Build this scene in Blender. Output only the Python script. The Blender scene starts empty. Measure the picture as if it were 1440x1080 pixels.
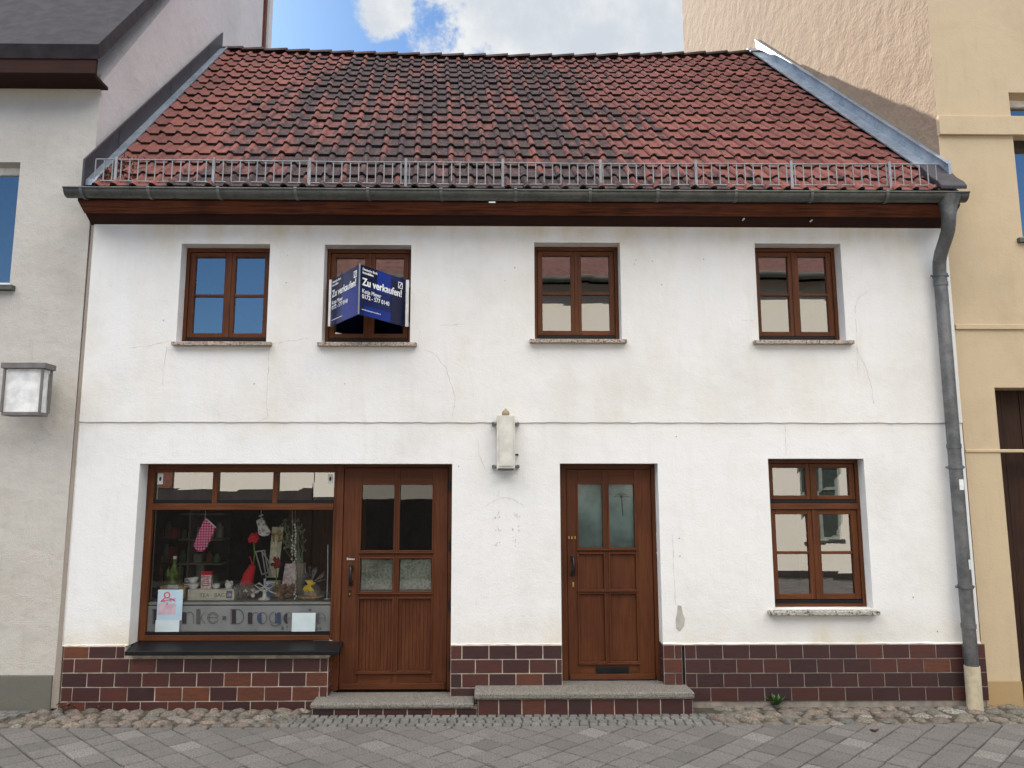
import bpy, bmesh, math, random
from mathutils import Vector, Matrix, Euler
random.seed(7)
R = random.uniform
C = bpy.context.scene.collection
PI = math.pi
rad = math.radians

# ------------------------------------------------------------------ camera geometry
F, PX, PY = 1080.0, 700.0, 540.0
TH, YAW = rad(8), rad(.8)
CAM = Vector((0, -7.2, 1.9))
ct, st, cy, sy = math.cos(TH), math.sin(TH), math.cos(YAW), math.sin(YAW)

def ray(px, py):
    u = (px - PX) / F; v = (PY - py) / F
    return Vector((sy*ct + u*cy - v*sy*st, cy*ct - u*sy - v*cy*st, st + v*ct))

def U(px, py, Y=0.0):
    """measure: where the sight line of a photo pixel meets the vertical plane y=Y"""
    d = ray(px, py); t = (Y - CAM.y) / d.y
    return CAM.x + t*d.x, CAM.z + t*d.z

def G(px, py, Z=0.0):
    d = ray(px, py); t = (Z - CAM.z) / d.z
    return CAM.x + t*d.x, CAM.y + t*d.y

# ------------------------------------------------------------------ mesh builder
class MB:
    def __init__(s):
        s.v = []; s.f = []; s.m = []; s.t = []; s.s = []
    def add(s, vs, fs, m=0, t=0.5, smooth=False):
        n = len(s.v); s.v += [tuple(p) for p in vs]
        for f in fs:
            s.f.append([n+i for i in f]); s.m.append(m); s.t.append(t); s.s.append(smooth)
        return s
    def quad(s, a, b, c, d, m=0, t=.5):
        return s.add([a, b, c, d], [(0, 1, 2, 3)], m, t)
    def box(s, x0, x1, y0, y1, z0, z1, m=None, t=None):
        if x0 > x1: x0, x1 = x1, x0
        if y0 > y1: y0, y1 = y1, y0
        if z0 > z1: z0, z1 = z1, z0
        if m is None: m = 1 if (x1-x0) > (z1-z0) else 0
        if t is None: t = random.random()
        v = [(x0,y0,z0),(x1,y0,z0),(x1,y1,z0),(x0,y1,z0),(x0,y0,z1),(x1,y0,z1),(x1,y1,z1),(x0,y1,z1)]
        return s.add(v, [(0,3,2,1),(4,5,6,7),(0,1,5,4),(1,2,6,5),(2,3,7,6),(3,0,4,7)], m, t)
    def hexa(s, v, m=0, t=.5):
        return s.add(v, [(0,3,2,1),(4,5,6,7),(0,1,5,4),(1,2,6,5),(2,3,7,6),(3,0,4,7)], m, t)
    def prism(s, pts, y0, y1, m=0, t=.5):
        """polygon in x,z extruded along y"""
        n = len(pts)
        v = [(x, y0, z) for x, z in pts] + [(x, y1, z) for x, z in pts]
        fs = [tuple(range(n)), tuple(range(2*n-1, n-1, -1))]
        fs += [(i, i+n, (i+1) % n+n, (i+1) % n) for i in range(n)]
        return s.add(v, fs, m, t)
    def prism_x(s, pts, x0, x1, m=0, t=.5):
        """polygon in y,z extruded along x (x0, x1 may be functions of y)"""
        n = len(pts)
        fx = lambda q, y: q(y) if callable(q) else q
        v = [(fx(x0, y), y, z) for y, z in pts] + [(fx(x1, y), y, z) for y, z in pts]
        fs = [tuple(range(n)), tuple(range(2*n-1, n-1, -1))]
        fs += [(i, i+n, (i+1) % n+n, (i+1) % n) for i in range(n)]
        return s.add(v, fs, m, t)
    def tube(s, pts, r, n=10, m=0, t=.5, cap=True, smooth=True):
        pts = [Vector(p) for p in pts]
        rr = r if isinstance(r, (list, tuple)) else [r]*len(pts)
        rings = []; up = None
        for i, p in enumerate(pts):
            d = (pts[min(i+1, len(pts)-1)] - pts[max(i-1, 0)]).normalized()
            if up is None:
                up = Vector((0, 0, 1)) if abs(d.z) < .9 else Vector((0, 1, 0))
            a = d.cross(up).normalized(); up = a.cross(d).normalized()
            rings.append([p + (a*math.cos(2*PI*k/n) + up*math.sin(2*PI*k/n))*rr[i] for k in range(n)])
        base = [q for rg in rings for q in rg]
        fs = []
        for i in range(len(rings)-1):
            for k in range(n):
                fs.append((i*n+k, i*n+(k+1) % n, (i+1)*n+(k+1) % n, (i+1)*n+k))
        s.add(base, fs, m, t, smooth)
        if cap:
            s.add(rings[0], [tuple(range(n-1, -1, -1))], m, t); s.add(rings[-1], [tuple(range(n))], m, t)
        return s
    def lathe(s, c, prof, n=20, m=0, t=.5, axis='z'):
        c = Vector(c); v = []
        for r, h in prof:
            for k in range(n):
                a = 2*PI*k/n
                p = Vector((r*math.cos(a), r*math.sin(a), h))
                if axis == 'y': p = Vector((p.x, p.z, p.y))
                v.append(c+p)
        fs = [(i*n+k, i*n+(k+1) % n, (i+1)*n+(k+1) % n, (i+1)*n+k) for i in range(len(prof)-1) for k in range(n)]
        return s.add(v, fs, m, t, True)
    def blob(s, c, rx, ry, rz, seed, n=10, rings=6, jit=.12, rot=0, m=0, t=.5):
        rnd = random.Random(seed); c = Vector(c); v = []
        ph = [rnd.uniform(0, 6.28) for _ in range(6)]
        for i in range(rings+1):
            th = PI*i/rings
            for k in range(n):
                a = 2*PI*k/n
                q = 1 + jit*(math.sin(2*a+ph[0])*.6 + math.sin(3*a+ph[1]+th*2)*.5 + math.sin(th*3+ph[2])*.4)
                x = rx*q*math.sin(th)*math.cos(a); y = ry*q*math.sin(th)*math.sin(a); z = rz*math.cos(th)*(1+jit*.5*math.sin(a*2+ph[3]))
                v.append((c.x+x*math.cos(rot)-y*math.sin(rot), c.y+x*math.sin(rot)+y*math.cos(rot), c.z+z))
        fs = [(i*n+k, (i+1)*n+k, (i+1)*n+(k+1) % n, i*n+(k+1) % n) for i in range(rings) for k in range(n)]
        return s.add(v, fs, m, t, True)
    def xform(s, M, start=0):
        for i in range(start, len(s.v)):
            s.v[i] = tuple(M @ Vector(s.v[i]))
        return s
    def build(s, name, mats, parent=None, bevel=0):
        me = bpy.data.meshes.new(name)
        me.from_pydata(s.v, [], s.f)
        if not isinstance(mats, (list, tuple)): mats = [mats]
        for m in mats: me.materials.append(m)
        nm = len(mats)
        me.polygons.foreach_set('material_index', [min(i, nm-1) for i in s.m])
        me.polygons.foreach_set('use_smooth', s.s)
        at = me.attributes.new('tint', 'FLOAT', 'FACE')
        at.data.foreach_set('value', s.t)
        me.update()
        o = bpy.data.objects.new(name, me); C.objects.link(o)
        if parent: o.parent = parent
        if bevel:
            b = o.modifiers.new('bevel', 'BEVEL'); b.width = bevel; b.segments = 2
            b.limit_method = 'ANGLE'; b.angle_limit = rad(40)
        return o

def tag(o, label=None, cat=None, group=None, kind=None):
    if label: o['label'] = label
    if cat: o['category'] = cat
    if group: o['group'] = group
    if kind: o['kind'] = kind
    return o

def empty(name, label, cat, loc=(0, 0, 0), group=None):
    o = bpy.data.objects.new(name, None); C.objects.link(o); o.location = loc
    o.empty_display_size = .2
    return tag(o, label, cat, group)

def put(mb, name, mats, parent, bevel=0, label=None):
    """a part whose mesh was written in world coordinates, under an Empty away from the origin"""
    if parent is not None:
        p = Vector((0, 0, 0)); q = parent
        while q is not None:
            p += q.location; q = q.parent
        if p.length: mb.xform(Matrix.Translation(-p))
    o = mb.build(name, mats, parent, bevel)
    if label: o['label'] = label
    return o

# ------------------------------------------------------------------ materials
def nm(name):
    m = bpy.data.materials.new(name); m.use_nodes = True
    nt = m.node_tree; b = nt.nodes['Principled BSDF']
    return m, nt, b, nt.links.new

def N(nt, typ, **kw):
    n = nt.nodes.new(typ)
    for k, v in kw.items():
        if k in n.inputs: n.inputs[k].default_value = v
        else: setattr(n, k, v)
    return n

def coords(nt, scale=(1, 1, 1), gen='Object'):
    tc = nt.nodes.new('ShaderNodeTexCoord'); mp = nt.nodes.new('ShaderNodeMapping')
    mp.inputs['Scale'].default_value = scale
    nt.links.new(tc.outputs[gen], mp.inputs['Vector'])
    return mp.outputs['Vector']

def noise(nt, vec, scale, detail=4, rough=.55):
    n = N(nt, 'ShaderNodeTexNoise'); n.inputs['Scale'].default_value = scale
    n.inputs['Detail'].default_value = detail; n.inputs['Roughness'].default_value = rough
    nt.links.new(vec, n.inputs['Vector']); return n.outputs['Fac']

def mrange(nt, val, a, b, c=0, d=1, smooth=True):
    n = nt.nodes.new('ShaderNodeMapRange'); n.inputs['From Min'].default_value = a; n.inputs['From Max'].default_value = b
    n.inputs['To Min'].default_value = c; n.inputs['To Max'].default_value = d
    if smooth: n.interpolation_type = 'SMOOTHSTEP'
    nt.links.new(val, n.inputs['Value']); return n.outputs['Result']

def mix(nt, fac, a, b, mode='MIX'):
    n = nt.nodes.new('ShaderNodeMix'); n.data_type = 'RGBA'; n.blend_type = mode
    for sock, v in ((n.inputs[0], fac), (n.inputs[6], a), (n.inputs[7], b)):
        if hasattr(v, 'links'): nt.links.new(v, sock)
        else: sock.default_value = v if not isinstance(v, tuple) else (*v[:3], 1)
    return n.outputs[2]

def math_(nt, op, a, b=None):
    n = nt.nodes.new('ShaderNodeMath'); n.operation = op
    for i, v in ((0, a), (1, b)):
        if v is None: continue
        if hasattr(v, 'links'): nt.links.new(v, n.inputs[i])
        else: n.inputs[i].default_value = v
    return n.outputs[0]

def bump(nt, b, h, strength=.3, dist=.01, prev=None):
    n = nt.nodes.new('ShaderNodeBump'); n.inputs['Strength'].default_value = strength; n.inputs['Distance'].default_value = dist
    nt.links.new(h, n.inputs['Height'])
    if prev: nt.links.new(prev, n.inputs['Normal'])
    nt.links.new(n.outputs['Normal'], b.inputs['Normal']); return n.outputs['Normal']

def tint(nt):
    a = nt.nodes.new('ShaderNodeAttribute'); a.attribute_name = 'tint'; return a.outputs['Fac']

def plain(name, col, rough=.6, metal=0, var=.15, scale=12, spec=.5):
    m, nt, b, L = nm(name)
    v = coords(nt); n = noise(nt, v, scale)
    c = mix(nt, mrange(nt, n, .3, .7), tuple(x*(1-var) for x in col), tuple(min(1, x*(1+var)) for x in col))
    L(c, b.inputs['Base Color']); b.inputs['Roughness'].default_value = rough; b.inputs['Metallic'].default_value = metal
    b.inputs['Specular IOR Level'].default_value = spec
    bump(nt, b, noise(nt, v, scale*8), .15, .002)
    return m

def plaster(name, col, dirt, amt=.5, grain=90, bd=.004, zstain=None, bs=.5):
    m, nt, b, L = nm(name)
    v = coords(nt)
    n1 = noise(nt, v, .9, 6, .6); n2 = noise(nt, v, 3.2, 5, .65); n3 = noise(nt, coords(nt, (9, 9, 1.2)), 1.2, 4, .6)
    f = mrange(nt, n1, .45, .75, 0, amt)
    f2 = mrange(nt, n2, .5, .8, 0, amt*.6)
    c = mix(nt, f, col, dirt); c = mix(nt, f2, c, tuple(x*.86 for x in col))
    c = mix(nt, mrange(nt, n3, .5, .85, 0, amt*.5), c, dirt)
    if zstain:
        sep = nt.nodes.new('ShaderNodeSeparateXYZ'); L(v, sep.inputs[0])
        for z0, z1, k in zstain:
            g = mrange(nt, sep.outputs['Z'], z0, z1)
            g = math_(nt, 'MULTIPLY', g, mrange(nt, n2, .3, .65, .1, k))
            g = math_(nt, 'MULTIPLY', g, mrange(nt, noise(nt, coords(nt, (2.5, 1, .6)), 1.1, 4), .35, .7, .15, 1))
            c = mix(nt, g, c, (.66, .57, .40))
    L(c, b.inputs['Base Color']); b.inputs['Roughness'].default_value = .9; b.inputs['Specular IOR Level'].default_value = .2
    h = math_(nt, 'ADD', noise(nt, v, grain, 3, .6), math_(nt, 'MULTIPLY', noise(nt, v, 5, 3), 3.0))
    bump(nt, b, h, bs, bd)
    return m

def wood(name, axis, c1=(.078, .024, .009), c2=(.150, .050, .018), rough=.42):
    m, nt, b, L = nm(name)
    sc = (38, 38, 1.6) if axis == 'z' else (1.6, 38, 38)
    v = coords(nt, sc)
    n = noise(nt, v, 1.6, 6, .65); big = noise(nt, coords(nt), 2.5, 3)
    wv = noise(nt, coords(nt, tuple(x*3.2 for x in sc)), 1.5, 2)
    f = mrange(nt, math_(nt, 'ADD', math_(nt, 'MULTIPLY', n, .7), math_(nt, 'MULTIPLY', big, .3)), .34, .66)
    c = mix(nt, f, c1, c2)
    c = mix(nt, mrange(nt, wv, .5, .75, 0, .28), c, tuple(x*.55 for x in c1))
    c = mix(nt, mrange(nt, tint(nt), 0, 1, 0, .35, False), c, tuple(x*.6 for x in c1))
    L(c, b.inputs['Base Color']); b.inputs['Roughness'].default_value = rough
    L(mrange(nt, n, .2, .8, rough-.1, rough+.2), b.inputs['Roughness'])
    b.inputs['Specular IOR Level'].default_value = .2
    bump(nt, b, n, .25, .002)
    return m

def glass(name, refl=.13, tintc=(.86, .9, .9), rough=0.0):
    m = bpy.data.materials.new(name); m.use_nodes = True; nt = m.node_tree; nt.nodes.clear(); L = nt.links.new
    out = nt.nodes.new('ShaderNodeOutputMaterial'); mx = nt.nodes.new('ShaderNodeMixShader')
    tr = nt.nodes.new('ShaderNodeBsdfTransparent'); tr.inputs[0].default_value = (*tintc, 1)
    gl = nt.nodes.new('ShaderNodeBsdfGlossy'); gl.inputs['Roughness'].default_value = rough
    fr = nt.nodes.new('ShaderNodeFresnel'); fr.inputs[0].default_value = 1.5
    f = math_(nt, 'ADD', fr.outputs[0], refl)
    n = noise(nt, coords(nt), 1.7, 1)
    bp = nt.nodes.new('ShaderNodeBump'); bp.inputs['Strength'].default_value = .022; bp.inputs['Distance'].default_value = .03
    L(n, bp.inputs['Height']); L(bp.outputs[0], gl.inputs['Normal'])
    L(f, mx.inputs[0]); L(tr.outputs[0], mx.inputs[1]); L(gl.outputs[0], mx.inputs[2]); L(mx.outputs[0], out.inputs[0])
    return m

def tiles_roof(name='clay_roof_tile', soot=0.0):
    m, nt, b, L = nm(name)
    v = coords(nt)
    t = tint(nt)
    c = mix(nt, t, (.135, .038, .029), (.235, .070, .050))
    # soot and lichen running down the slope, thickest left of the middle and low on the right
    sv = coords(nt, (5.6, .42, .42)); s1 = noise(nt, sv, 1.0, 4, .6); s0 = noise(nt, coords(nt, (1.1, .6, .6)), 1.0, 3, .5)
    s1 = math_(nt, 'ADD', math_(nt, 'MULTIPLY', s1, .62), math_(nt, 'MULTIPLY', s0, .38))
    s2 = noise(nt, coords(nt, (9, 3, 3)), 1.4, 5, .7)
    sep = nt.nodes.new('ShaderNodeSeparateXYZ'); L(v, sep.inputs[0])
    gx = mrange(nt, sep.outputs['X'], .9, 3.4, .125, -.17)
    gx2 = mrange(nt, sep.outputs['X'], -3.7, -2.0, -.24, 0)
    low = mrange(nt, sep.outputs['Z'], 4.7, 5.6, .09, 0)
    k = math_(nt, 'ADD', math_(nt, 'ADD', s1, gx), math_(nt, 'ADD', gx2, low))
    k = math_(nt, 'ADD', k, math_(nt, 'MULTIPLY', math_(nt, 'SUBTRACT', s2, .5), .7))
    k = math_(nt, 'ADD', k, math_(nt, 'MULTIPLY', math_(nt, 'SUBTRACT', t, .5), .16))
    k = math_(nt, 'ADD', k, soot)
    c = mix(nt, mrange(nt, k, .545, .665, 0, .92), c, (.022, .017, .019))
    pale = noise(nt, coords(nt, (20, 14, 14)), 2, 4, .7)
    c = mix(nt, mrange(nt, pale, .45, .75, 0, .55), c, (.25, .165, .14))
    L(c, b.inputs['Base Color']); b.inputs['Roughness'].default_value = .72; b.inputs['Specular IOR Level'].default_value = .35
    bump(nt, b, noise(nt, v, 60, 4, .7), .5, .004)
    return m

def plinth_tile():
    m, nt, b, L = nm('glazed_plinth_tile')
    v = coords(nt); t = tint(nt)
    r = nt.nodes.new('ShaderNodeValToRGB'); L(t, r.inputs[0])
    r.color_ramp.elements[0].position = 0; r.color_ramp.elements[0].color = (.034, .015, .017, 1)
    r.color_ramp.elements[1].position = 1; r.color_ramp.elements[1].color = (.15, .050, .024, 1)
    e = r.color_ramp.elements.new(.5); e.color = (.066, .021, .019, 1)
    e = r.color_ramp.elements.new(.75); e.color = (.10, .030, .022, 1)
    n = noise(nt, coords(nt, (6, 6, 30)), 1.5, 4, .6)
    c = mix(nt, mrange(nt, n, .35, .7, 0, .5), r.outputs[0], (.028, .019, .020))
    L(c, b.inputs['Base Color']); b.inputs['Roughness'].default_value = .38
    L(mrange(nt, n, .3, .7, .28, .55), b.inputs['Roughness'])
    bump(nt, b, noise(nt, v, 30), .2, .002)
    return m

def granite(name, c1, c2, c3, scale=70):
    m, nt, b, L = nm(name)
    v = coords(nt)
    vo = N(nt, 'ShaderNodeTexVoronoi'); vo.inputs['Scale'].default_value = scale; L(v, vo.inputs['Vector'])
    sep = nt.nodes.new('ShaderNodeSeparateColor'); L(vo.outputs['Color'], sep.inputs[0])
    c = mix(nt, mrange(nt, sep.outputs[0], .3, .8), c1, c2)
    c = mix(nt, mrange(nt, sep.outputs[1], .72, .85), c, c3)
    c = mix(nt, mrange(nt, noise(nt, v, 3), .45, .75, 0, .45), c, (.16, .15, .11))
    L(c, b.inputs['Base Color']); b.inputs['Roughness'].default_value = .75
    bump(nt, b, noise(nt, v, 80, 4), .6, .006)
    return m

def stone_mat(name, cols, sc=1.0, rough=.8, grain=140, bd=.003):
    """colour picked by the per-stone tint, plus speckle"""
    m, nt, b, L = nm(name)
    v = coords(nt); r = nt.nodes.new('ShaderNodeValToRGB'); L(tint(nt), r.inputs[0])
    r.color_ramp.elements[0].color = (*cols[0], 1); r.color_ramp.elements[1].color = (*cols[-1], 1)
    for i, c in enumerate(cols[1:-1]):
        e = r.color_ramp.elements.new((i+1)/(len(cols)-1)); e.color = (*c, 1)
    n = noise(nt, v, grain, 3, .7); n2 = noise(nt, v, 2.2, 5, .6)
    c = mix(nt, mrange(nt, n, .38, .62, 0, .75), r.outputs[0], tuple(x*.5 for x in cols[0]))
    c = mix(nt, mrange(nt, n2, .45, .75, 0, .35), c, tuple(x*.6 for x in cols[0]))
    L(c, b.inputs['Base Color']); b.inputs['Roughness'].default_value = rough
    bump(nt, b, math_(nt, 'ADD', n, noise(nt, v, 25)), .6, bd)
    return m

def zinc(name, c1, c2, rough=.5, metal=.55):
    m, nt, b, L = nm(name)
    v = coords(nt); n = noise(nt, coords(nt, (2, 2, 2)), 2.0, 6, .7); n2 = noise(nt, v, 22, 5, .7)
    c = mix(nt, mrange(nt, n, .35, .65), c1, c2)
    c = mix(nt, mrange(nt, n2, .52, .75, 0, .4), c, tuple(x*.55 for x in c1))
    L(c, b.inputs['Base Color']); b.inputs['Metallic'].default_value = metal
    L(mrange(nt, n2, .3, .7, rough-.1, rough+.2), b.inputs['Roughness'])
    bump(nt, b, n, .15, .01)
    return m

M = {}
M['plaster'] = plaster('white_render', (.81, .80, .785), (.63, .61, .56), .55, 60, .005, [(4.1, 4.46, .75), (.85, .50, .8), (2.35, 2.54, .25)])
M['scar'] = plain('bare_grey_render', (.42, .40, .36), .95)
M['crack'] = plain('hairline_crack', (.40, .385, .36), .95)
M['wv'] = wood('brown_wood_upright', 'z'); M['wh'] = wood('brown_wood_level', 'x')
M['dv'] = wood('door_wood_upright', 'z', (.072, .021, .008), (.128, .041, .0155), .48)
M['dh'] = wood('door_wood_level', 'x', (.072, .021, .008), (.128, .041, .0155), .48)
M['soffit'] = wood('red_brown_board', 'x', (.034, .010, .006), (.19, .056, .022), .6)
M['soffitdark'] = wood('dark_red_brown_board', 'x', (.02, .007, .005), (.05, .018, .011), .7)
M['glass'] = glass('window_glass', .29)
M['shopglass'] = glass('shop_glass', .04, (.96, .98, .98))
M['doorglass'] = glass('door_glass', .05, (.75, .82, .82), .12)
M['sdoorglass'] = glass('shop_door_glass', .05, (.6, .64, .66))
M['tile'] = tiles_roof('clay_roof_tile', -.035); M['tilepan'] = tiles_roof('clay_roof_tile_pan', .035); M['ridge'] = plain('ridge_tile', (.060, .034, .031), .8, 0, .5, 6)
M['plinth'] = plinth_tile(); M['mortar'] = plain('pale_joint_mortar', (.50, .43, .35), .95, 0, .3, 9)
M['mortargrey'] = plain('grey_joint_mortar', (.27, .235, .20), .95, 0, .25, 9)
M['sill'] = granite('terrazzo_sill', (.50, .42, .35), (.36, .28, .23), (.10, .08, .07), 90)
M['sillgrey'] = granite('grey_terrazzo_sill', (.50, .47, .42), (.32, .30, .27), (.08, .07, .06), 70)
M['slab'] = granite('granite_step', (.235, .215, .19), (.15, .137, .12), (.065, .06, .052), 150)
M['zinc'] = zinc('weathered_zinc', (.085, .088, .08), (.13, .133, .122))
M['zincpipe'] = zinc('zinc_pipe', (.105, .107, .107), (.19, .19, .19), .45)
M['bracket'] = zinc('bracket_zinc', (.13, .135, .13), (.20, .205, .20)); M['galv'] = zinc('galvanised_steel', (.20, .21, .22), (.30, .31, .32), .5, .3)
M['flash'] = zinc('zinc_flashing', (.26, .31, .36), (.40, .45, .50), .4)
M['darkflash'] = plain('dark_flashing', (.032, .028, .036), .6)
M['black'] = plain('black_metal', (.008, .008, .009), .45, 0, .2, 5, .25)
M['iron'] = plain('dark_iron', (.016, .011, .010), .4, .3)
M['brass'] = plain('brass', (.55, .38, .14), .35, .8)
M['white'] = plain('white_paint', (.75, .75, .73), .5)
M['cream'] = plain('cream_paint', (.50, .43, .30), .6)
M['paper'] = plain('white_paper', (.72, .74, .74), .8)
M['joint'] = plain('dark_joint_sand', (.035, .031, .026), .95, 0, .3, 30)
M['earth'] = plain('brown_earth', (.06, .048, .034), .95, 0, .4, 20)
M['paver'] = stone_mat('grey_concrete_paver', [(.125, .116, .108), (.185, .172, .160), (.150, .137, .128), (.245, .228, .213)], 1, .85, 75, .004)
M['sett'] = stone_mat('small_grey_sett', [(.14, .137, .125), (.18, .175, .16), (.22, .21, .195)])
M['cobble'] = stone_mat('field_stone', [(.11, .10, .08), (.21, .18, .135), (.13, .13, .125), (.24, .185, .14), (.165, .12, .105), (.32, .30, .26)], 1, .8, 60)
M['lneigh'] = plaster('greige_render', (.56, .525, .475), (.43, .39, .33), .8, 110, .007, None, .9)
M['lgable'] = plaster('grey_mauve_render', (.62, .58, .57), (.50, .46, .46), .5, 60, .01)
M['lplinth'] = plaster('grey_green_concrete', (.15, .145, .12), (.11, .11, .08), .6, 120, .006)
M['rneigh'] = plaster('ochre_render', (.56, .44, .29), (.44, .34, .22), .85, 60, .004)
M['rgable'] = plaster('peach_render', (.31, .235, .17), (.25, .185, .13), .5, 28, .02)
M['rrough'] = plaster('brown_roughcast', (.17, .125, .105), (.10, .08, .075), .7, 40, .03)
M['rbase'] = plaster('tan_base_render', (.42, .29, .15), (.36, .26, .15), .6, 60, .004)
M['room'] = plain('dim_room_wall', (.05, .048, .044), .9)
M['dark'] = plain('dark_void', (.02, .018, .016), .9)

# ------------------------------------------------------------------ setting: ground
g = MB(); g.quad((-200, -200, -.06), (200, -200, -.06), (200, 200, -.06), (-200, 200, -.06))
tag(g.build('ground', M['joint']), kind='structure')

YP = -.575
def pavement():
    mb = MB(); s = .2; d = s*math.sqrt(2); g_ = .005; h = .0
    def piece(pts, t):
        c = Vector((sum(p[0] for p in pts)/len(pts), sum(p[1] for p in pts)/len(pts)))
        inn = []; out = []
        tz = R(-.0025, .0025); ax, ay = R(-.012, .012), R(-.012, .012)
        for p in pts:
            q = Vector(p)-c; l = q.length
            a = q*(1-g_*1.5/l); b_ = q*(1-(g_*1.5+.006)/l)
            out.append((c.x+a.x, c.y+a.y, h-.006+tz+a.x*ax+a.y*ay)); inn.append((c.x+b_.x, c.y+b_.y, h+tz+b_.x*ax+b_.y*ay))
        n = len(pts)
        low = [(p[0], p[1], h-.05) for p in out]
        mb.add(inn+out+low, [tuple(range(n))] + [(i, n+i, n+(i+1) % n, (i+1) % n) for i in range(n)] +
               [(n+i, 2*n+i, 2*n+(i+1) % n, n+(i+1) % n) for i in range(n)], 0, t)
    hd = d/2; top = YP-.045
    x0 = -9.9
    nx = int(19.8/d)
    for j in range(0, 62):
        yc = top-hd-j*hd
        for i in range(nx):
            xc = x0+i*d+(hd if j % 2 else 0)
            t = min(1, max(0, random.gauss(.5, .27)))
            piece([(xc, yc+hd), (xc-hd, yc), (xc, yc-hd), (xc+hd, yc)], t)
    for i in range(nx):   # bishop's-hat edge pieces
        xc = x0+i*d+hd
        piece([(xc-hd, YP), (xc-hd, top), (xc, top-hd), (xc+hd, top), (xc+hd, YP)], R(0, .8))
    return tag(mb.build('pavement', M['paver']), kind='structure')
pavement()
b = MB(); b.box(-10, 10, -9.6, YP+.0, -.055, -.009, 0); tag(b.build('pavement_bed', M['joint']), kind='structure')
b = MB(); b.box(-10, 10, YP+.004, .3, -.055, -.016, 0); tag(b.build('earth_strip', M['earth']), kind='structure')

def cobbles():
    mb = MB(); k = 0
    def fill(xa, xb, ya, yb, diag=0, base=.075):
        nonlocal k
        y = ya; row = 0
        while y > yb:
            x = xa+R(0, .08)+(ya-y)*diag
            sy_ = R(.085, .115)*base/.075
            while x < xb:
                w = R(.085, .19)*base/.075
                mb.blob((x+w/2, y-sy_/2+R(-.012, .012), -.024+R(-.006, .006)), w*.49, sy_*R(.42, .54), R(.028, .040), 1000+k, 14, 8, R(.12, .24), R(-.3, .3), 0, random.random())
                k += 1
                x += w*R(.98, 1.08)
            y -= sy_*.98; row += 1
    fill(-3.98, -1.68, -.03, YP+.06, -.35)
    fill(1.98, 6.2, -.03, YP+.05, 0, .088)
    for i in range(8):      # larger stones next to the step
        mb.blob((1.95+i*.085, -.42+R(-.03, .03)+i*.012-(i % 2)*.09, -.01), .085, .045, .05, 400+i, 12, 7, .15, -.7+R(-.2, .2), 0, random.random())
    for i in range(16):
        mb.blob((-1.72+R(-.05, .1), -.12-i*.028, -.02), .04, .04, .04, 600+i, 10, 6, .15, R(0, 3), 0, random.random())
    return tag(mb.build('cobblestones', M['cobble']), kind='structure')
cobbles()

def setts():
    mb = MB()
    y = -.245; row = 0
    while y > YP+.01:
        dy = .080; x = -1.64+(-y)*-.12
        while x < 1.97+(-y)*.12:
            w = .0795+R(-.004, .004)
            sh = (y+.4)*.25*(-1 if x > .2 else 1)
            c = Vector((x+w/2, y-dy/2, -.004+R(-.003, .003)))
            a = w/2-.005; b_ = dy/2-.005; rr = R(-.04, .04)
            top = [(-a*.86, -b_*.86), (a*.86, -b_*.86), (a*.86, b_*.86), (-a*.86, b_*.86)]
            bot = [(-a, -b_), (a, -b_), (a, b_), (-a, b_)]
            rot = lambda p: (p[0]*math.cos(rr)-p[1]*math.sin(rr), p[0]*math.sin(rr)+p[1]*math.cos(rr))
            tv = [(c.x+rot(p)[0], c.y+rot(p)[1], c.z+.006) for p in top]
            mv = [(c.x+rot(p)[0], c.y+rot(p)[1], c.z-.003) for p in bot]
            bv = [(p[0], p[1], c.z-.05) for p in mv]
            mb.add(tv+mv+bv, [(0, 1, 2, 3)]+[(4+i, 4+(i+1) % 4, (i+1) % 4, i) for i in range(4)]+[(8+i, 8+(i+1) % 4, 4+(i+1) % 4, 4+i) for i in range(4)], 0, random.random())
            x += w
        y -= dy; row += 1
    for i in range(40):      # small paving before the left neighbour
        for j in range(6):
            x = -3.98-(j*.05)-i*.105; yy = -.07-j*.086
            mb.hexa([(x-.1, yy-.08, -.05), (x, yy-.08, -.05), (x, yy, -.05), (x-.1, yy, -.05), (x-.097, yy-.077, .0), (x-.003, yy-.077, .0), (x-.003, yy-.003, .0), (x-.097, yy-.003, .0)], 0, random.random())
    return tag(mb.build('small_sett_paving', M['sett']), kind='structure')
setts()

# ------------------------------------------------------------------ the house
house = empty('house', 'white rendered two storey house with red clay roof, brown windows and tiled plinth', 'house')
XL, XR = -3.80, 4.50
XLf = lambda y: -3.80 - .07*max(y, -1)
XRf = lambda y: 4.50 - .08*max(y, -1)
ZT, ZS, ZP = 4.475, 2.55, .535
WIN = [(-2.947, -2.097, 3.312, 4.271), (-1.573, -.736, 3.310, 4.268), (.454, 1.287, 3.346, 4.300), (2.603, 3.444, 3.342, 4.300)]
W5 = (2.636, 3.540, .842, 2.210)
SHOP = (-3.217, -.324, .542, 2.160)
D1 = (-1.41, -.324, .10, 2.160)
D2 = (.680, 1.597, .185, 2.164)
TW, TG, TS = .12, .16, .175     # reveal depths

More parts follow.
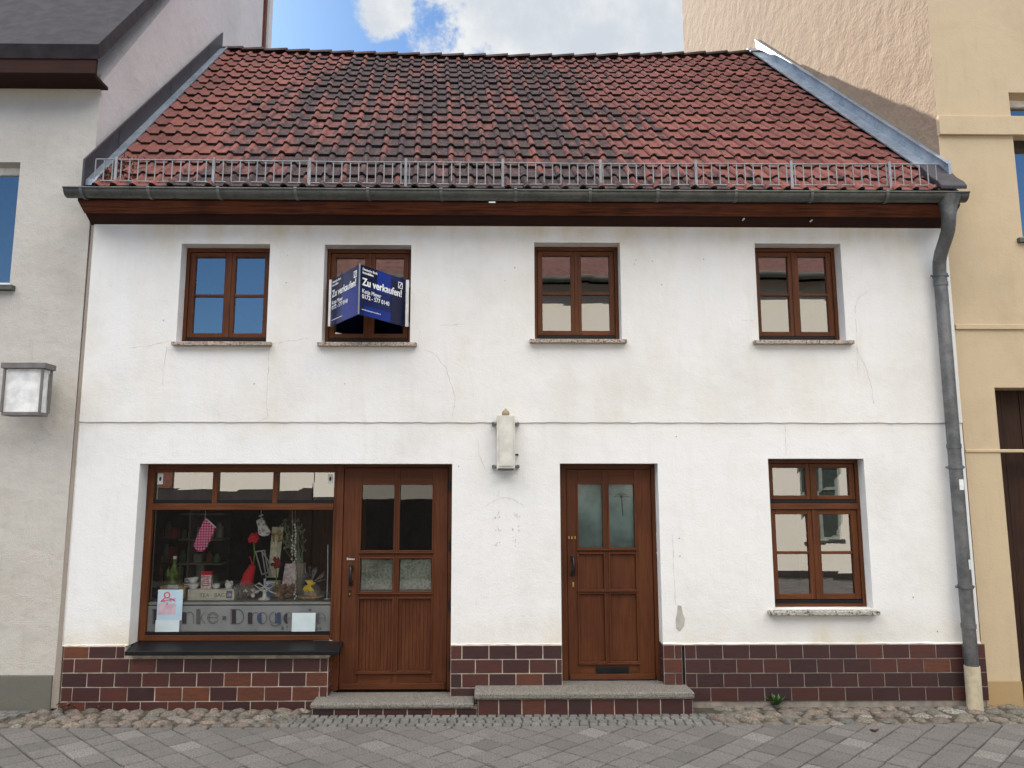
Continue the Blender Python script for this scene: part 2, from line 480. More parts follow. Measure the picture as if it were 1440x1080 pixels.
def wall_panel(mb, xs0, xs1, z0, z1, y, holes, depth, m=0):
    xs = sorted({xs0, xs1} | {h[0] for h in holes} | {h[1] for h in holes})
    zs = sorted({z0, z1} | {h[2] for h in holes} | {h[3] for h in holes})
    zs = [z for z in zs if z0 <= z <= z1]
    for i in range(len(xs)-1):
        for j in range(len(zs)-1):
            cx, cz = (xs[i]+xs[i+1])/2, (zs[j]+zs[j+1])/2
            if any(h[0] < cx < h[1] and h[2] < cz < h[3] for h in holes): continue
            mb.quad((xs[i], y, zs[j]), (xs[i+1], y, zs[j]), (xs[i+1], y, zs[j+1]), (xs[i], y, zs[j+1]), m)
    for h in holes:
        a, b_, c, d = h[0], h[1], max(h[2], z0), min(h[3], z1); e = y+(h[4] if len(h) > 4 else depth)
        mb.quad((a, y, c), (a, y, d), (a, e, d), (a, e, c), m); mb.quad((b_, y, d), (b_, y, c), (b_, e, c), (b_, e, d), m)
        if d < z1: mb.quad((a, y, d), (b_, y, d), (b_, e, d), (a, e, d), m)
        if c > z0: mb.quad((b_, y, c), (a, y, c), (a, e, c), (b_, e, c), m)

w = MB()
wall_panel(w, XL, XR, ZS, ZT, -.012, [(*h, .3) for h in WIN], .3)
w.quad((XL, 0, ZS), (XR, 0, ZS), (XR, -.012, ZS), (XL, -.012, ZS))
lower = [(*W5, .3), (*SHOP[:2], ZP, SHOP[3], .3), (*D2, .3)]
wall_panel(w, XL, XR, ZP, ZS, 0, lower, .3)
w.quad((XL, -.012, ZP), (XL, -.012, ZT), (XL, .3, ZT), (XL, .3, ZP))
w.quad((XR, -.0, ZP), (XR, .3, ZP), (XR, .3, ZT), (XR, -.0, ZT))
put(w, 'wall', M['plaster'], house)
r_ = MB()   # a rough drip edge of render along the string line and above the plinth
for (xa, xb, z, y, rr) in ((XL, XR, ZS-.001, -.006, .007), (XL, SHOP[0], ZP, 0, .008), (SHOP[1], D2[0], ZP, 0, .007), (D2[1], XR, ZP, -.001, .011)):
    pts = []; x = xa
    while x < xb:
        pts.append((x, y+R(-.002, .001), z+R(-.003, .003))); x += R(.03, .09)
    pts.append((xb, y, z))
    r_.tube(pts, [rr*R(.6, 1.1) for _ in pts], 6)
put(r_, 'render_edge', M['plaster'], house)

# plinth of glazed tiles, every tile modelled
def tile_face(mb, xa, xb, z0, z1, y, zrows, off0=0, tw=.243, tmean=None, m=0):
    """tiles facing -y"""
    z = z1; r = 0
    while z > z0+.01:
        zz = max(z-zrows, z0); x = xa-((off0+r) % 2)*tw/2-.02
        while x < xb:
            a, b_ = max(x, xa), min(x+tw, xb)
            if b_-a > .02:
                tm = R(0, 1) if tmean is None else min(1, max(0, random.gauss(tmean, .22)))
                dy = R(-.0012, .0012)
                mb.hexa([(a+.005+R(-.0015, .0015), y-.006+dy, zz+.005), (b_-.005, y-.006-dy, zz+.005+R(-.0015, .0015)), (b_-.005, y+.01, zz+.005), (a+.005, y+.01, zz+.005),
                         (a+.004, y-.006+dy, z-.004), (b_-.004, y-.006-dy, z-.004), (b_-.004, y+.01, z-.004), (a+.004, y+.01, z-.004)], m, tm)
            x += tw
        z = zz; r += 1
    mb.box(xa, xb, y-.001, y+.12, z0, z1, m+1, .5)
def tile_side(mb, x, y0, y1, z0, z1, zrows, sgn):
    z = z1
    while z > z0+.01:
        zz = max(z-zrows, z0)
        xa, xb = (x, x+.006*sgn)
        mb.box(min(xa, xb), max(xa, xb), y0+.004, y1-.004, zz+.004, z-.004, 0, random.random()); z = zz
p = MB()
ZSH = .49
tile_face(p, XL+.02, SHOP[0]-.02, .4255, ZP-.005, -.012, .12, 0, .243, .55)
tile_face(p, XL+.02, -1.42, -.03, .425, -.012, .1225, 1, .243, .62)
p.box(-1.6, -1.4202, .105, .3, -.02, .46, 1); p.box(-1.6, -1.405, .175, .3, -.02, .56, 1)
p.box(SHOP[0]-.02+.001, -1.42, -.006, .2, .4252, ZSH-.03, 1)
tile_side(p, -1.42, -.012, .16, .02, .425, .1225, 1)
put(p, 'plinth', [M['plinth'], M['mortar']], house, .0015); p = MB()
tile_face(p, SHOP[1], D2[0], -.03, ZP-.005, -.012, .122, 1, .243, .45)
put(p, 'plinth', [M['plinth'], M['mortar']], house, .0015); p = MB()
tile_face(p, D2[1], 1.765, -.03, ZP-.005, -.012, .122, 1, .243, .6)
tile_side(p, D2[1]+.001, -.012, .16, .19, ZP-.006, .128, -1)
tile_face(p, 1.79, XR+.03, .04, ZP-.005, -.012, .1235, 1, .243, .33)
p.box(1.79, XR+.03, -.006, .1, -.05, .04, 1)
p.box(1.765, 1.79, -.003, .1, 0, ZP-.004, 2)
put(p, 'plinth', [M['plinth'], M['mortargrey'], M['black']], house, .0015)

# hairline cracks, dowel holes, bare patch
ck = MB()
def crack(pts, w_=.0026):
    q = []
    for i in range(len(pts)-1):
        for k in range(6):
            f = k/6; q.append((pts[i][0]*(1-f)+pts[i+1][0]*f+R(-.8, .8), pts[i][1]*(1-f)+pts[i+1][1]*f+R(-.8, .8)))
    q.append(pts[-1])
    W = [U(*a) for a in q]
    for i in range(len(W)-1):
        (x0, z0), (x1, z1) = W[i], W[i+1]
        y = -.0135 if min(z0, z1) > ZS else -.0015
        if (z0 > ZS) != (z1 > ZS): continue
        dx, dz = x1-x0, z1-z0; l = math.hypot(dx, dz) or 1; nx_, nz_ = -dz/l*w_/2*R(.3, 1.2), dx/l*w_/2*R(.3, 1.2)
        ck.quad((x0-nx_, y, z0-nz_), (x1-nx_, y, z1-nz_), (x1+nx_, y, z1+nz_), (x0+nx_, y, z0+nz_))
for c_ in ([(380, 487), (378, 507), (377, 537), (375, 567), (377, 587), (362, 593)], [(598, 491), (613, 500), (627, 517), (633, 537), (640, 560), (637, 590)],
           [(235, 488), (230, 520), (230, 543)], [(383, 484), (413, 479), (433, 476)], [(182, 490), (210, 487), (238, 480)],
           [(1221, 409), (1206, 419), (1202, 432), (1204, 485), (1206, 530)], [(1202, 489), (1216, 515), (1225, 545), (1228, 568)],
           [(682, 712), (696, 704), (709, 699.5), (721, 701), (737, 712)], [(702, 690), (700, 699)], [(682, 660), (674, 640), (672, 618)],
           [(946, 750), (947, 800), (950, 850)], [(1104, 590), (1105, 640)], [(1043, 450), (1060, 452)], [(620, 458), (655, 456)]):
    ck = MB(); crack(c_); put(ck, 'crack', M['crack'], house)
for (hx, hy, hr) in [(231, 451, 3), (403, 398, 3), (358, 540, 3), (485, 540, 2.5), (894, 366, 3), (892, 372, 2.5), (917, 368, 3), (930, 401, 3), (724, 377, 3), (710, 395, 2),
                     (955, 757, 3), (956, 782, 3), (925, 777, 5), (1284, 840, 3), (951, 614, 3), (645, 656, 3), (405, 360, 2), (989, 365, 2.5), (1102, 645, 2), (1318, 888, 3)]:
    x, z = U(hx, hy); hr = hr*.0026; y = -.0138 if z > ZS else -.0018
    n = 7; vs = [(x+hr*math.cos(2*PI*k/n)*R(.7, 1.2), y, z+hr*math.sin(2*PI*k/n)*R(.7, 1.2)) for k in range(n)]
    ck = MB(); ck.add(vs, [tuple(range(n))]); put(ck, 'dowel_hole', M['crack'], house)
sc_ = MB(); pts = [U(*q) for q in [(953, 851), (958, 852), (960, 862), (963, 870), (962, 880), (956, 888), (951, 884), (950, 872), (952, 862)]]
sc_.prism([(x, z) for x, z in pts], -.0025, .001); put(sc_, 'bare_patch', M['scar'], house)
M['glue'] = plain('glue_residue', (.66, .63, .57), .9)
for gx in (700, 726):
    for gy in (724, 742, 763):
        gm = MB()
        for _ in range(5):
            x, z = U(gx+R(-5, 5), gy+R(-5, 5)); gm.add([(x+.012*R(.4, 1)*math.cos(k), -.0016, z+.012*R(.4, 1)*math.sin(k)) for k in (0, 1.2, 2.5, 3.8, 5)], [(0, 1, 2, 3, 4)])
        put(gm, 'glue_spot', M['glue'], house)

# ---- windows
def jit(): return R(-.0005, .0005)
def pane(x0, x1, z0, z1, y, parent, mat, name='pane', label=None):
    mb = MB(); mb.quad((x0, y+jit(), z0), (x1, y+jit(), z0), (x1, y+jit(), z1), (x0, y+jit(), z1)); return put(mb, name, mat, parent, 0, label)

def casement(mb, x0, x1, z0, z1, y, st_, rail_t, rail_b, bars):
    """sash members; returns pane rectangles"""
    mb.box(x0, x0+st_, y, y+.05, z0, z1, 0); mb.box(x1-st_, x1, y, y+.05, z0, z1, 0)
    mb.box(x0+st_, x1-st_, y, y+.05, z0, z0+rail_b, 1); mb.box(x0+st_, x1-st_, y, y+.05, z1-rail_t, z1, 1)
    out = []; zb = z0+rail_b; 
    for bz in bars:
        mb.box(x0+st_, x1-st_, y+.006, y+.044, bz-.013, bz+.013, 1)
        out.append((x0+st_, x1-st_, zb, bz-.013)); zb = bz+.013
    out.append((x0+st_, x1-st_, zb, z1-rail_t))
    # thin glazing bead, set in
    return out

def window(name, rect, y, label, sill_px, transom=False, sillmat='sill', lab_sill=None):
    x0, x1, z0, z1 = rect
    fr = MB(); f = .034
    fr.box(x0, x0+f, y, y+.08, z0, z1, 0); fr.box(x1-f, x1, y, y+.08, z0, z1, 0)
    fr.box(x0+f, x1-f, y, y+.08, z1-.04, z1, 1); fr.box(x0+f, x1-f, y-.004, y+.08, z0, z0+.032, 1)
    if transom:
        zt = U(1145, 712, y)[1]; fr.box(x0+f, x1-f, y-.006, y+.08, zt-.028, zt+.028, 1)
    o = put(fr, name, [M['wv'], M['wh']], house, .004, label)
    ix0, ix1 = x0+f+.003, x1-f-.003; mid = (x0+x1)/2+.002
    dr = MB(); dr.box(ix0, ix1, y+.004, y+.03, z0+.034, z0+.062, 0); dr.box(ix0, ix1, y-.008, y+.004, z0+.036, z0+.044, 0)
    panes = []
    if transom:
        zb, zt0 = z0+.066, zt-.031
        bar = U(1145, 777.5, y)[1]
        d2 = MB(); d2.box(ix0, ix1, y+.002, y+.03, zt+.032, zt+.058, 0); put(d2, 'drip_rail', M['black'], o)
        for a, b_ in ((ix0, mid-.002), (mid+.002, ix1)):
            s = MB(); ps = casement(s, a, b_, zb, zt0, y+.012, .056, .045, .05, [bar]); so = put(s, 'sash', [M['wv'], M['wh']], o, .004); panes += ps
            s = MB(); ps = casement(s, a, b_, zt+.062, z1-.043, y+.012, .05, .04, .04, []); put(s, 'sash', [M['wv'], M['wh']], o, .004); panes += ps
        s = MB(); s.box(mid-.016, mid+.016, y+.002, y+.014, zb, zt0, 0); s.box(mid-.014, mid+.014, y+.002, y+.014, zt+.062, z1-.043, 0); put(s, 'mullion', [M['wv'], M['wh']], o, .004)
    else:
        zb = z0+.066; bar = z0+(z1-z0)*.475+.03
        for a, b_ in ((ix0, mid-.002), (mid+.002, ix1)):
            s = MB(); ps = casement(s, a, b_, zb, z1-.043, y+.012, .05, .045, .045, [bar]); put(s, 'sash', [M['wv'], M['wh']], o, .004); panes += ps
        s = MB(); s.box(mid-.016, mid+.016, y+.002, y+.014, zb, z1-.043, 0); put(s, 'mullion', [M['wv'], M['wh']], o, .004)
    put(dr, 'drip_rail', M['black'], o)
    for (a, b_, c, d) in panes: pane(a, b_, c, d, y+.038, o, M['glass'])
    sl = MB(); a, b_ = sill_px
    sl.hexa([(a, -.075, z0-.048), (b_, -.075, z0-.048), (b_, y+.03, z0-.036), (a, y+.03, z0-.036),
             (a, -.075, z0-.012), (b_, -.075, z0-.012), (b_, y+.03, z0-.001), (a, y+.03, z0-.001)])
    put(sl, 'sill', M[sillmat], o, .005)
    return o
wl = ['upper window farthest left, its panes mirroring blue sky', 'upper window behind the blue for sale sign', 'upper window between the sign and the right end, above the wall lamp', 'upper window nearest the downpipe']
sx = [(U(240.5, 484, -.07)[0], U(380.5, 484, -.07)[0]), (U(445.5, 484, -.07)[0], U(585.5, 484, -.07)[0]), (U(745, 481, -.07)[0], U(882, 481, -.07)[0]), (U(1061.5, 482, -.07)[0], U(1202, 482, -.07)[0])]
for i, r in enumerate(WIN): window('window', r, TW, wl[i], sx[i])
window('window', W5, TW+.0, 'taller ground floor window with two small upper lights', (U(1083, 860, -.07)[0], U(1238, 860, -.07)[0]), True, 'sillgrey')

# ---- shop front: window and glazed door in one brown frame
YS = TS
def Z(py, Y, px=400): return U(px, py, Y)[1]
def X(px, py, Y): return U(px, py, Y)[0]
sw = MB(); x0, x1 = SHOP[0], X(484, 800, YS)
zb, zt = SHOP[2], SHOP[3]
xm = X(467.5, 760, YS)
zr1, zr0 = Z(708, YS), Z(717, YS)
zlo = Z(893.5, YS, 300)
sw.box(x0, x0+.065, YS, YS+.09, zb, zt, 0); sw.box(xm, x1-.022, YS, YS+.09, zb, zt, 0)
sw.box(x0+.065, xm, YS, YS+.09, zt-.075, zt, 1); sw.box(x0+.065, xm, YS-.006, YS+.09, zr0, zr1, 1); sw.box(x0+.065, xm, YS-.006, YS+.09, zb, zlo, 1)
cols = [(221.5, 298.5), (306, 383), (391, 468)]
for px in (302, 387):
    a = X(px, 685, YS); sw.box(a-.024, a+.024, YS+.002, YS+.08, zr1, zt-.075, 0)
shop = put(sw, 'shop_window', [M['wv'], M['wh']], house, .004, 'wide shop window with three small lights over one large pane')
dr = MB(); dr.box(x0+.067, xm-.002, YS+.01, YS+.04, zr1+.001, zr1+.035, 0); put(dr, 'drip_rail', M['black'], shop); dr = MB(); dr.box(x0+.067, xm-.002, YS+.012, YS+.04, zlo+.001, zlo+.03, 0)
put(dr, 'drip_rail', M['black'], shop)
b_ = MB(); xs = [x0+.067, X(302, 685, YS), X(387, 685, YS), xm-.002]
for i in range(3): pane(xs[i]+(.024 if i else 0), xs[i+1]-(.024 if i < 2 else 0), zr1+.03, zt-.075, YS+.04, shop, M['glass'])
zg0, zg1 = zlo+.03, zr0
pane(x0+.065, xm, zg0, zg1, YS+.04, shop, M['shopglass'])
# black sill board of the shop window
sl = MB(); a0, a1 = X(176, 915, -.09), X(477, 912, -.09)
zf = Z(916, -.10, 300)
sl.hexa([(a0, -.10, zf-.036), (a1, -.10, zf-.036), (a1-.01, YS, zb-.04), (SHOP[0]-.0, YS, zb-.04), (a0, -.10, zf), (a1, -.10, zf), (a1-.01, YS, zb-.002), (SHOP[0]-.0, YS, zb-.002)])
put(sl, 'sill', M['black'], shop, .004)
# small notices in the upper lights
for (pa, pb) in (((222, 666), (229, 681)), ((461.5, 667), (467.5, 680))):
    nt_ = MB(); xa, za = U(*pa, YS+.036); xb, zb_ = U(*pb, YS+.036); nt_.quad((xa, YS+.036, zb_), (xb, YS+.036, zb_), (xb, YS+.036, za), (xa, YS+.036, za), 0)
    cx_, cz_ = (xa+xb)/2, (za+zb_)/2
    nt_.add([(cx_+.012*math.cos(k), YS+.035, cz_+.022*math.sin(k)) for k in (0, 1, 2, 3, 4, 5)], [(0, 1, 2, 3, 4, 5)], 1)
    put(nt_, 'corner_sticker', [M['paper'], M['iron']], shop)

def frame_piece(mb, x0, x1, z0, z1, y, w_=.014, d=.012):
    """moulding round a rectangle"""
    mb.box(x0-w_, x0, y-d, y+.01, z0-w_, z1+w_, 0); mb.box(x1, x1+w_, y-d, y+.01, z0-w_, z1+w_, 0)
    mb.box(x0, x1, y-d, y+.01, z0-w_, z0, 1); mb.box(x0, x1, y-d, y+.01, z1, z1+w_, 1)

def leaf(mb, x0, x1, z0, z1, y, xcols, zrows, thick=.05):
    """stile-and-rail door leaf with holes at every (col,row)"""
    xs = [x0]+[v for c in xcols for v in c]+[x1]
    zs = [z0]+[v for c in zrows for v in c]+[z1]
    for i in range(0, len(xs), 2): mb.box(xs[i], xs[i+1], y, y+thick, z0, z1, 0)
    for c in xcols:
        for j in range(0, len(zs), 2): mb.box(c[0], c[1], y+.001, y+thick-.001, zs[j], zs[j+1], 1)

def door(name, label, YD, opening, leafpx, colspx, rowspx, kinds, extra, pz):
    x0, x1, z0, z1 = opening
    px0, px1, pt, pb = leafpx
    lx0, lx1 = X(px0, 800, YD), X(px1, 800, YD); lz0, lz1 = z0+.002, Z(pt, YD, px0)
    fr = MB()
    fr.box(x0, lx0-.004, YD-.012, YD+.09, z0, z1, 0); fr.box(lx1+.004, x1, YD-.012, YD+.09, z0, z1, 0)
    fr.box(lx0-.004, lx1+.004, YD-.012, YD+.09, lz1+.004, z1, 1)
    o = put(fr, name, [M['dv'], M['dh']], house, .004, label)
    zc = lambda py: Z(py, YD, (px0+px1)/2)
    cols = [(X(a, 800, YD), X(b_, 800, YD)) for a, b_ in colspx]
    rows = sorted([(zc(b_), zc(a)) for a, b_ in rowspx])
    lf = MB(); leaf(lf, lx0, lx1, lz0, lz1, YD, cols, rows)
    for c in cols:
        for r in rows: frame_piece(lf, c[0], c[1], r[0], r[1], YD)
    for r in rows:     # ledge under each row
        lf.box(cols[0][0]-.02, cols[-1][1]+.02, YD-.02, YD, r[0]-.026, r[0]-.014, 1)
    lf.box(lx0+.01, lx1-.01, YD-.028, YD, lz0+.012, lz0+.06, 1)
    lf_ = put(lf, 'door_leaf', [M['dv'], M['dh']], o, .003)
    for j, r in enumerate(rows):
        for i, c in enumerate(cols):
            k = kinds[j]
            if k == 'panel':
                pm = MB(); n = 9 if 'shop' in label else 1; wd = (c[1]-c[0])/n
                for q in range(n): pm.box(c[0]+q*wd+.0008, c[0]+(q+1)*wd-.0008, YD+.012, YD+.03, r[0], r[1], 0, .6)
                put(pm, 'panel', [M['dv'], M['dh']], o, .002)
            else:
                pane(c[0], c[1], r[0], r[1], YD+.02, o, k)
    extra(o, YD, (lx0, lx1, lz0, lz1), cols, rows)
    return o

def handle(o, px, pa, pb, Y, bend=1):
    h = MB(); (xa, za), (xb, zb_) = U(px, pa, Y-.04), U(px, pb, Y-.04)
    h.tube([(xa, Y, za-.02), (xa, Y-.045, za-.02), (xa+.004, Y-.06, (za+zb_)/2+.02), (xa+.004, Y-.06, (za+zb_)/2-.03), (xb, Y-.045, zb_+.02), (xb, Y, zb_+.02)], [.013, .013, .015, .015, .013, .013], 10)
    h.box(xa-.02, xa+.02, Y-.008, Y, za-.05, za+.005, 0); h.box(xa-.02, xa+.02, Y-.008, Y, zb_-.005, zb_+.05, 0)
    put(h, 'handle', M['iron'], o, .003)

M['lace'] = granite('pale_textured_glass', (.80, .82, .74), (.66, .68, .58), (.5, .52, .42), 60)
M['teal'] = plain('frosted_teal_glass', (.30, .38, .38), .25, 0, .35, 3)
def lace_panes(o, Y, L4, cols, rows):
    for c in cols:       # pale woven curtains behind the small square panes
        r = rows[1]; lm = MB(); n = 14
        for q in range(n):
            a = c[0]+.008+(c[1]-c[0]-.016)*q/n; e = c[0]+.008+(c[1]-c[0]-.016)*(q+1)/n; y_ = Y+.034+(.006 if q % 2 else 0)
            y2 = Y+.034+(0 if q % 2 else .006)
            lm.quad((a, y_, r[0]+.012), (e, y2, r[0]+.012), (e, y2, r[1]-.01), (a, y_, r[1]-.01))
        put(lm, 'curtain', M['lace'], o)
    handle(o, 493, 795, 824, Y)
    k = MB(); x, z = U(492, 834, Y); k.box(x-.012, x+.012, Y-.006, Y, z-.03, z+.03, 0); k.box(x-.004, x+.004, Y-.008, Y-.006, z-.018, z+.002, 1)
    put(k, 'keyhole_plate', [M['iron'], M['brass']], o, .002)
    for py in (683, 768, 852, 936):
        hm = MB()
        x, z = U(631.5, py, Y-.02); hm.tube([(x+.006, Y-.026, z-.045), (x+.006, Y-.026, z+.045)], .011, 8)
        hb = hm.tube([(x+.006, Y-.026, z+.046), (x+.006, Y-.026, z+.06)], .006, 8)
        put(hm, 'hinge', M['iron'], o)
    x, z = U(487, 787.5, Y-.003); text(o, 'word_sticker', 'Ziehen', .028, M['paper'], Matrix.Translation((x, Y-.003, z)) @ Matrix.Rotation(PI/2, 4, 'X'))
def text(parent, name, body, size, mat, mtx, bold=0.0, extrude=.0005, align='LEFT', heavy=0):
    cu = bpy.data.curves.new(name, 'FONT'); cu.body = body; cu.size = size; cu.offset = min(bold, 0); cu.extrude = extrude; cu.align_x = align
    ob = bpy.data.objects.new(name, cu); C.objects.link(ob)
    bpy.context.view_layer.update()
    me = bpy.data.meshes.new_from_object(ob.evaluated_get(bpy.context.evaluated_depsgraph_get()))
    bpy.data.objects.remove(ob); me.name = name
    me.materials.clear(); me.materials.append(mat)
    p = Vector((0, 0, 0)); q = parent
    while q is not None: p += q.location; q = q.parent
    if bold > 0:      # a heavier weight: the same outline laid again a hair to each side
        b0 = bmesh.new(); b0.from_mesh(me); n0 = me.copy(); k = 1
        for dx_, dy_ in ((-bold, 0), (bold, 0), (0, bold*.8), (0, -bold*.8)):
            c0 = n0.copy(); c0.transform(Matrix.Translation((dx_, dy_, .00012*k))); b0.from_mesh(c0); k += 1
        b0.to_mesh(me); b0.free()
    me.transform(Matrix.Translation(-p) @ mtx)
    o = bpy.data.objects.new(name, me); C.objects.link(o); o.parent = parent
    return o
door('door', 'glazed shop door with ribbed lower panels, beside the shop window', .16, (-1.42, D1[1], .105, D1[3]), (481, 629, 658, 971),
     [(506.5, 552.5), (561, 607)], [(682, 774), (785.5, 831.5), (842, 943)], ['panel', M['glass'], M['sdoorglass']], lace_panes, None)
def d2x(o, Y, L4, cols, rows):
    handle(o, 806, 782, 810, Y)
    k = MB(); x, z = U(806, 822, Y); k.box(x-.008, x+.008, Y-.006, Y, z-.022, z+.022, 0); put(k, 'keyhole_plate', M['brass'], o, .002)
    n = MB()
    for px in (800, 804, 808.5):
        x, z = U(px, 756, Y); n.tube([(x, Y-.004, z-.013), (x, Y-.004, z+.013)], [.009, .009], 8)
    put(n, 'brass_stud', M['brass'], o)
    s = MB(); (xa, za), (xb, zb_) = U(838, 937.5, Y), U(884, 947.5, Y); s.box(xa, xb, Y-.01, Y, zb_, za, 0); s.box(xa+.01, xb-.01, Y-.014, Y-.01, zb_+.012, za-.006, 0)
    put(s, 'letter_slot', M['black'], o, .003)
    f = MB(); c = cols
    for q in c: f.quad((q[0]-.02, Y+.045, rows[2][0]), (q[1]+.02, Y+.045, rows[2][0]), (q[1]+.02, Y+.045, rows[2][1]), (q[0]-.02, Y+.045, rows[2][1]))
    put(f, 'frosted_sheet', M['teal'], o)
    e = MB(); x, z = U(874, 700, Y+.04)     # etched plant on the right pane
    for a in (-70, -45, -20, 0, 20, 45, 70):
        aa = rad(a); e.tube([(x, Y+.041, z), (x+.07*math.sin(aa)*.5, Y+.041, z+.05*math.cos(aa)), (x+.085*math.sin(aa), Y+.041, z+.05*math.cos(aa)-.01)], .0025, 5)
    e.tube([(x, Y+.041, z), (x+.006, Y+.041, z-.1), (x+.01, Y+.041, z-.17)], .004, 5)
    put(e, 'etched_plant', M['iron'], o)
    t = MB(); t.box(D2[0]+.02, D2[1]-.02, Y-.02, Y+.06, D2[2]-.012, D2[2]+.002, 0); put(t, 'threshold', M['galv'], o)
door('door', 'house door with two upper panes and a letter slot near its foot', .15, D2, (798, 918, 660, 960),
     [(814, 849), (858, 894)], [(681, 770), (779, 828), (835, 930)], ['panel', 'panel', M['doorglass']], d2x, None)

# ---- steps
s = MB(); za = .095
s.box(X(437, 989, -.22), X(667, 980, -.28)-.003, -.255, .14, za-.045, za, 0); s1 = put(s, 'doorstep', M['slab'], house, .014, 'lower granite step before the shop door')
t = MB(); tile_face(t, X(440, 995, -.2), X(667, 980, -.28)+.02, -.03, za-.047, -.225, .12, 0, .21, .4); put(t, 'riser_tiles', [M['plinth'], M['mortar']], s1, .0015)
s = MB(); zc_ = .185; xa, xb = X(667, 980, -.28), 1.80
s.box(xa, xb, -.285, .14, zc_-.055, zc_, 0); s2 = put(s, 'doorstep', M['slab'], house, .014, 'higher granite step before the house door')
t = MB(); tile_face(t, xa+.03, xb-.015, -.03, zc_-.057, -.255, .16, 0, .2, .4); put(t, 'riser_tiles', [M['plinth'], M['mortar']], s2, .0015)

# ---- roof
SL = .951; NY, NZ = -.689, .725
YR, YE = 3.72, -.31
def roofz(x, y): 
    s = (x-XLf(y))/(XRf(y)-XLf(y)); q = max(0, (y+.3)/4.02)
    return 4.715+(y+.3)*SL-.10*math.sin(PI*min(1, max(0, s)))*q
def roof():
    mb = MB(); NCOL, NROW, SEG = 46, 18, 9
    def prof(u):
        if u < .40: return .034*max(0, math.sin(PI*u/.40))**.75
        return -.003*math.sin(PI*(u-.40)/.60)
    dy = (YR-YE)/NROW
    el, er = lambda y: XLf(y)+.09, lambda y: XRf(y)-.16
    for r in range(NROW):
        for c in range(NCOL):
            t = min(1, max(0, random.gauss(.5, .28)))
            lift = R(-.004, .005); sk = R(-.006, .006); nd = R(-.008, .008); th = .016
            vt = []; vb = []; vl = []
            for k in range(SEG+1):
                uu = [0, .035, .09, .16, .24, .31, .365, .40, .97, 1.0][k]
                nose = YE+r*dy+nd-.010*math.sin(PI*min(1, uu/.40)) if uu < .40 else YE+r*dy+nd
                for lst, y, h in ((vb, nose, .028), (vt, YE+(r+1.12)*dy, -.002)):
                    x = el(y)+(er(y)-el(y))*(c+uu)/NCOL+sk*(1 if lst is vb else 0)
                    z = roofz(x, y); n = prof(uu)+h+lift
                    lst.append((x, y+NY*n, z+NZ*n))
            for a in vb: vl.append((a[0], a[1]-NY*th*1.0+.004, a[2]-NZ*th*1.15))
            n = SEG+1
            mb.add(vb+vt, [(k, k+1, n+k+1, n+k) for k in range(SEG)], 0, t, True)
            for k in (6, 7, 8): mb.m[k-SEG] = 3
            mb.add(vl+vb, [(k, k+1, n+k+1, n+k) for k in range(SEG)], 1, t*.5, True)  # near-black lips: grime, with the shadow line under each nose put into the colour
            mb.add([vl[k] for k in range(n)]+[(p[0], p[1]+.10, roofz(p[0], p[1]+.10)+.0) for p in vl], [(k+1, k, n+k, n+k+1) for k in range(SEG)], 0, 0, True)
    # sarking below, rear slope
    for q in range(12):
        for k in range(8):
            s0, s1 = q/12, (q+1)/12; y0, y1 = YE+.03+(YR-YE-.03)*k/8, YE+.03+(YR-YE-.03)*(k+1)/8
            P = lambda s, y: (XLf(y)+(XRf(y)-XLf(y))*s, y, roofz(XLf(y)+(XRf(y)-XLf(y))*s, y)-.022)
            mb.quad(P(s0, y0), P(s1, y0), P(s1, y1), P(s0, y1), 1)
    mb.quad((XRf(YR), YR, 8.51), (XLf(YR), YR, 8.51), (XLf(7), 7.6, 4.9), (XRf(7), 7.6, 4.9), 2)
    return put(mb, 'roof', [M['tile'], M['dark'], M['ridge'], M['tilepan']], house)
rf = roof()
rg = MB(); x = XLf(YR)+.0; 
while x < XRf(YR)-.02:
    l = .36; a = roofz(x, YR)+.035; b2 = roofz(x+l, YR)+.035; n = 10
    ra, rb = .088, .104; v = []
    for (xx, zz, rr) in ((x-.01, a-.012, ra), (x+l*.97, b2+.004, rb), (x+l*.97, b2+.004, rb-.02)):
        for k in range(n+1):
            an = PI*k/n; v.append((xx, YR-rr*math.cos(an), zz-.03+rr*.72*math.sin(an)))
    m_ = n+1; rg.add(v, [(k, k+1, m_+k+1, m_+k) for k in range(n)]+[(m_+k, m_+k+1, 2*m_+k+1, 2*m_+k) for k in range(n)], 0, random.random(), True)
    x += l*.93
put(rg, 'ridge_cap', M['ridge'], rf)

# left flashing: dark upstand on the neighbour's gable and a zinc tray beside the tiles
fl = MB()
def strip(mb, f0, f1, h0, h1, ya, yb, m, seg=6):
    for k in range(seg):
        y0 = ya+(yb-ya)*k/seg; y1 = ya+(yb-ya)*(k+1)/seg
        if k < seg-1: y1 += .02
        P = lambda fx, y, h: (fx(y), y, 4.715+(y+.3)*SL+h+k*.0012)
        mb.hexa([P(f0, y0, h0), P(f1, y0, h0), P(f1, y1, h0), P(f0, y1, h0), P(f0, y0, h1), P(f1, y0, h1), P(f1, y1, h1), P(f0, y1, h1)], m)
strip(fl, lambda y: XLf(y)+.002, lambda y: XLf(y)+.022, -.02, .30, -.34, YR, 1)
strip(fl, lambda y: XLf(y)+.022, lambda y: XLf(y)+.115, .025, .075, -.30, YR, 0)
strip(fl, lambda y: XLf(y)+.105, lambda y: XLf(y)+.125, .075, .095, -.30, YR, 0)
put(fl, 'flashing', [M['flash'], M['darkflash']], rf, 0, 'dark upstand and zinc tray along the left gable')
fr = MB()
strip(fr, lambda y: XRf(y)-.175, lambda y: XRf(y)-.03, .05, .078, -.18, YR+.1, 0)
strip(fr, lambda y: XRf(y)-.03, lambda y: XRf(y)-.004, .05, .215, -.16, YR+.1, 0)
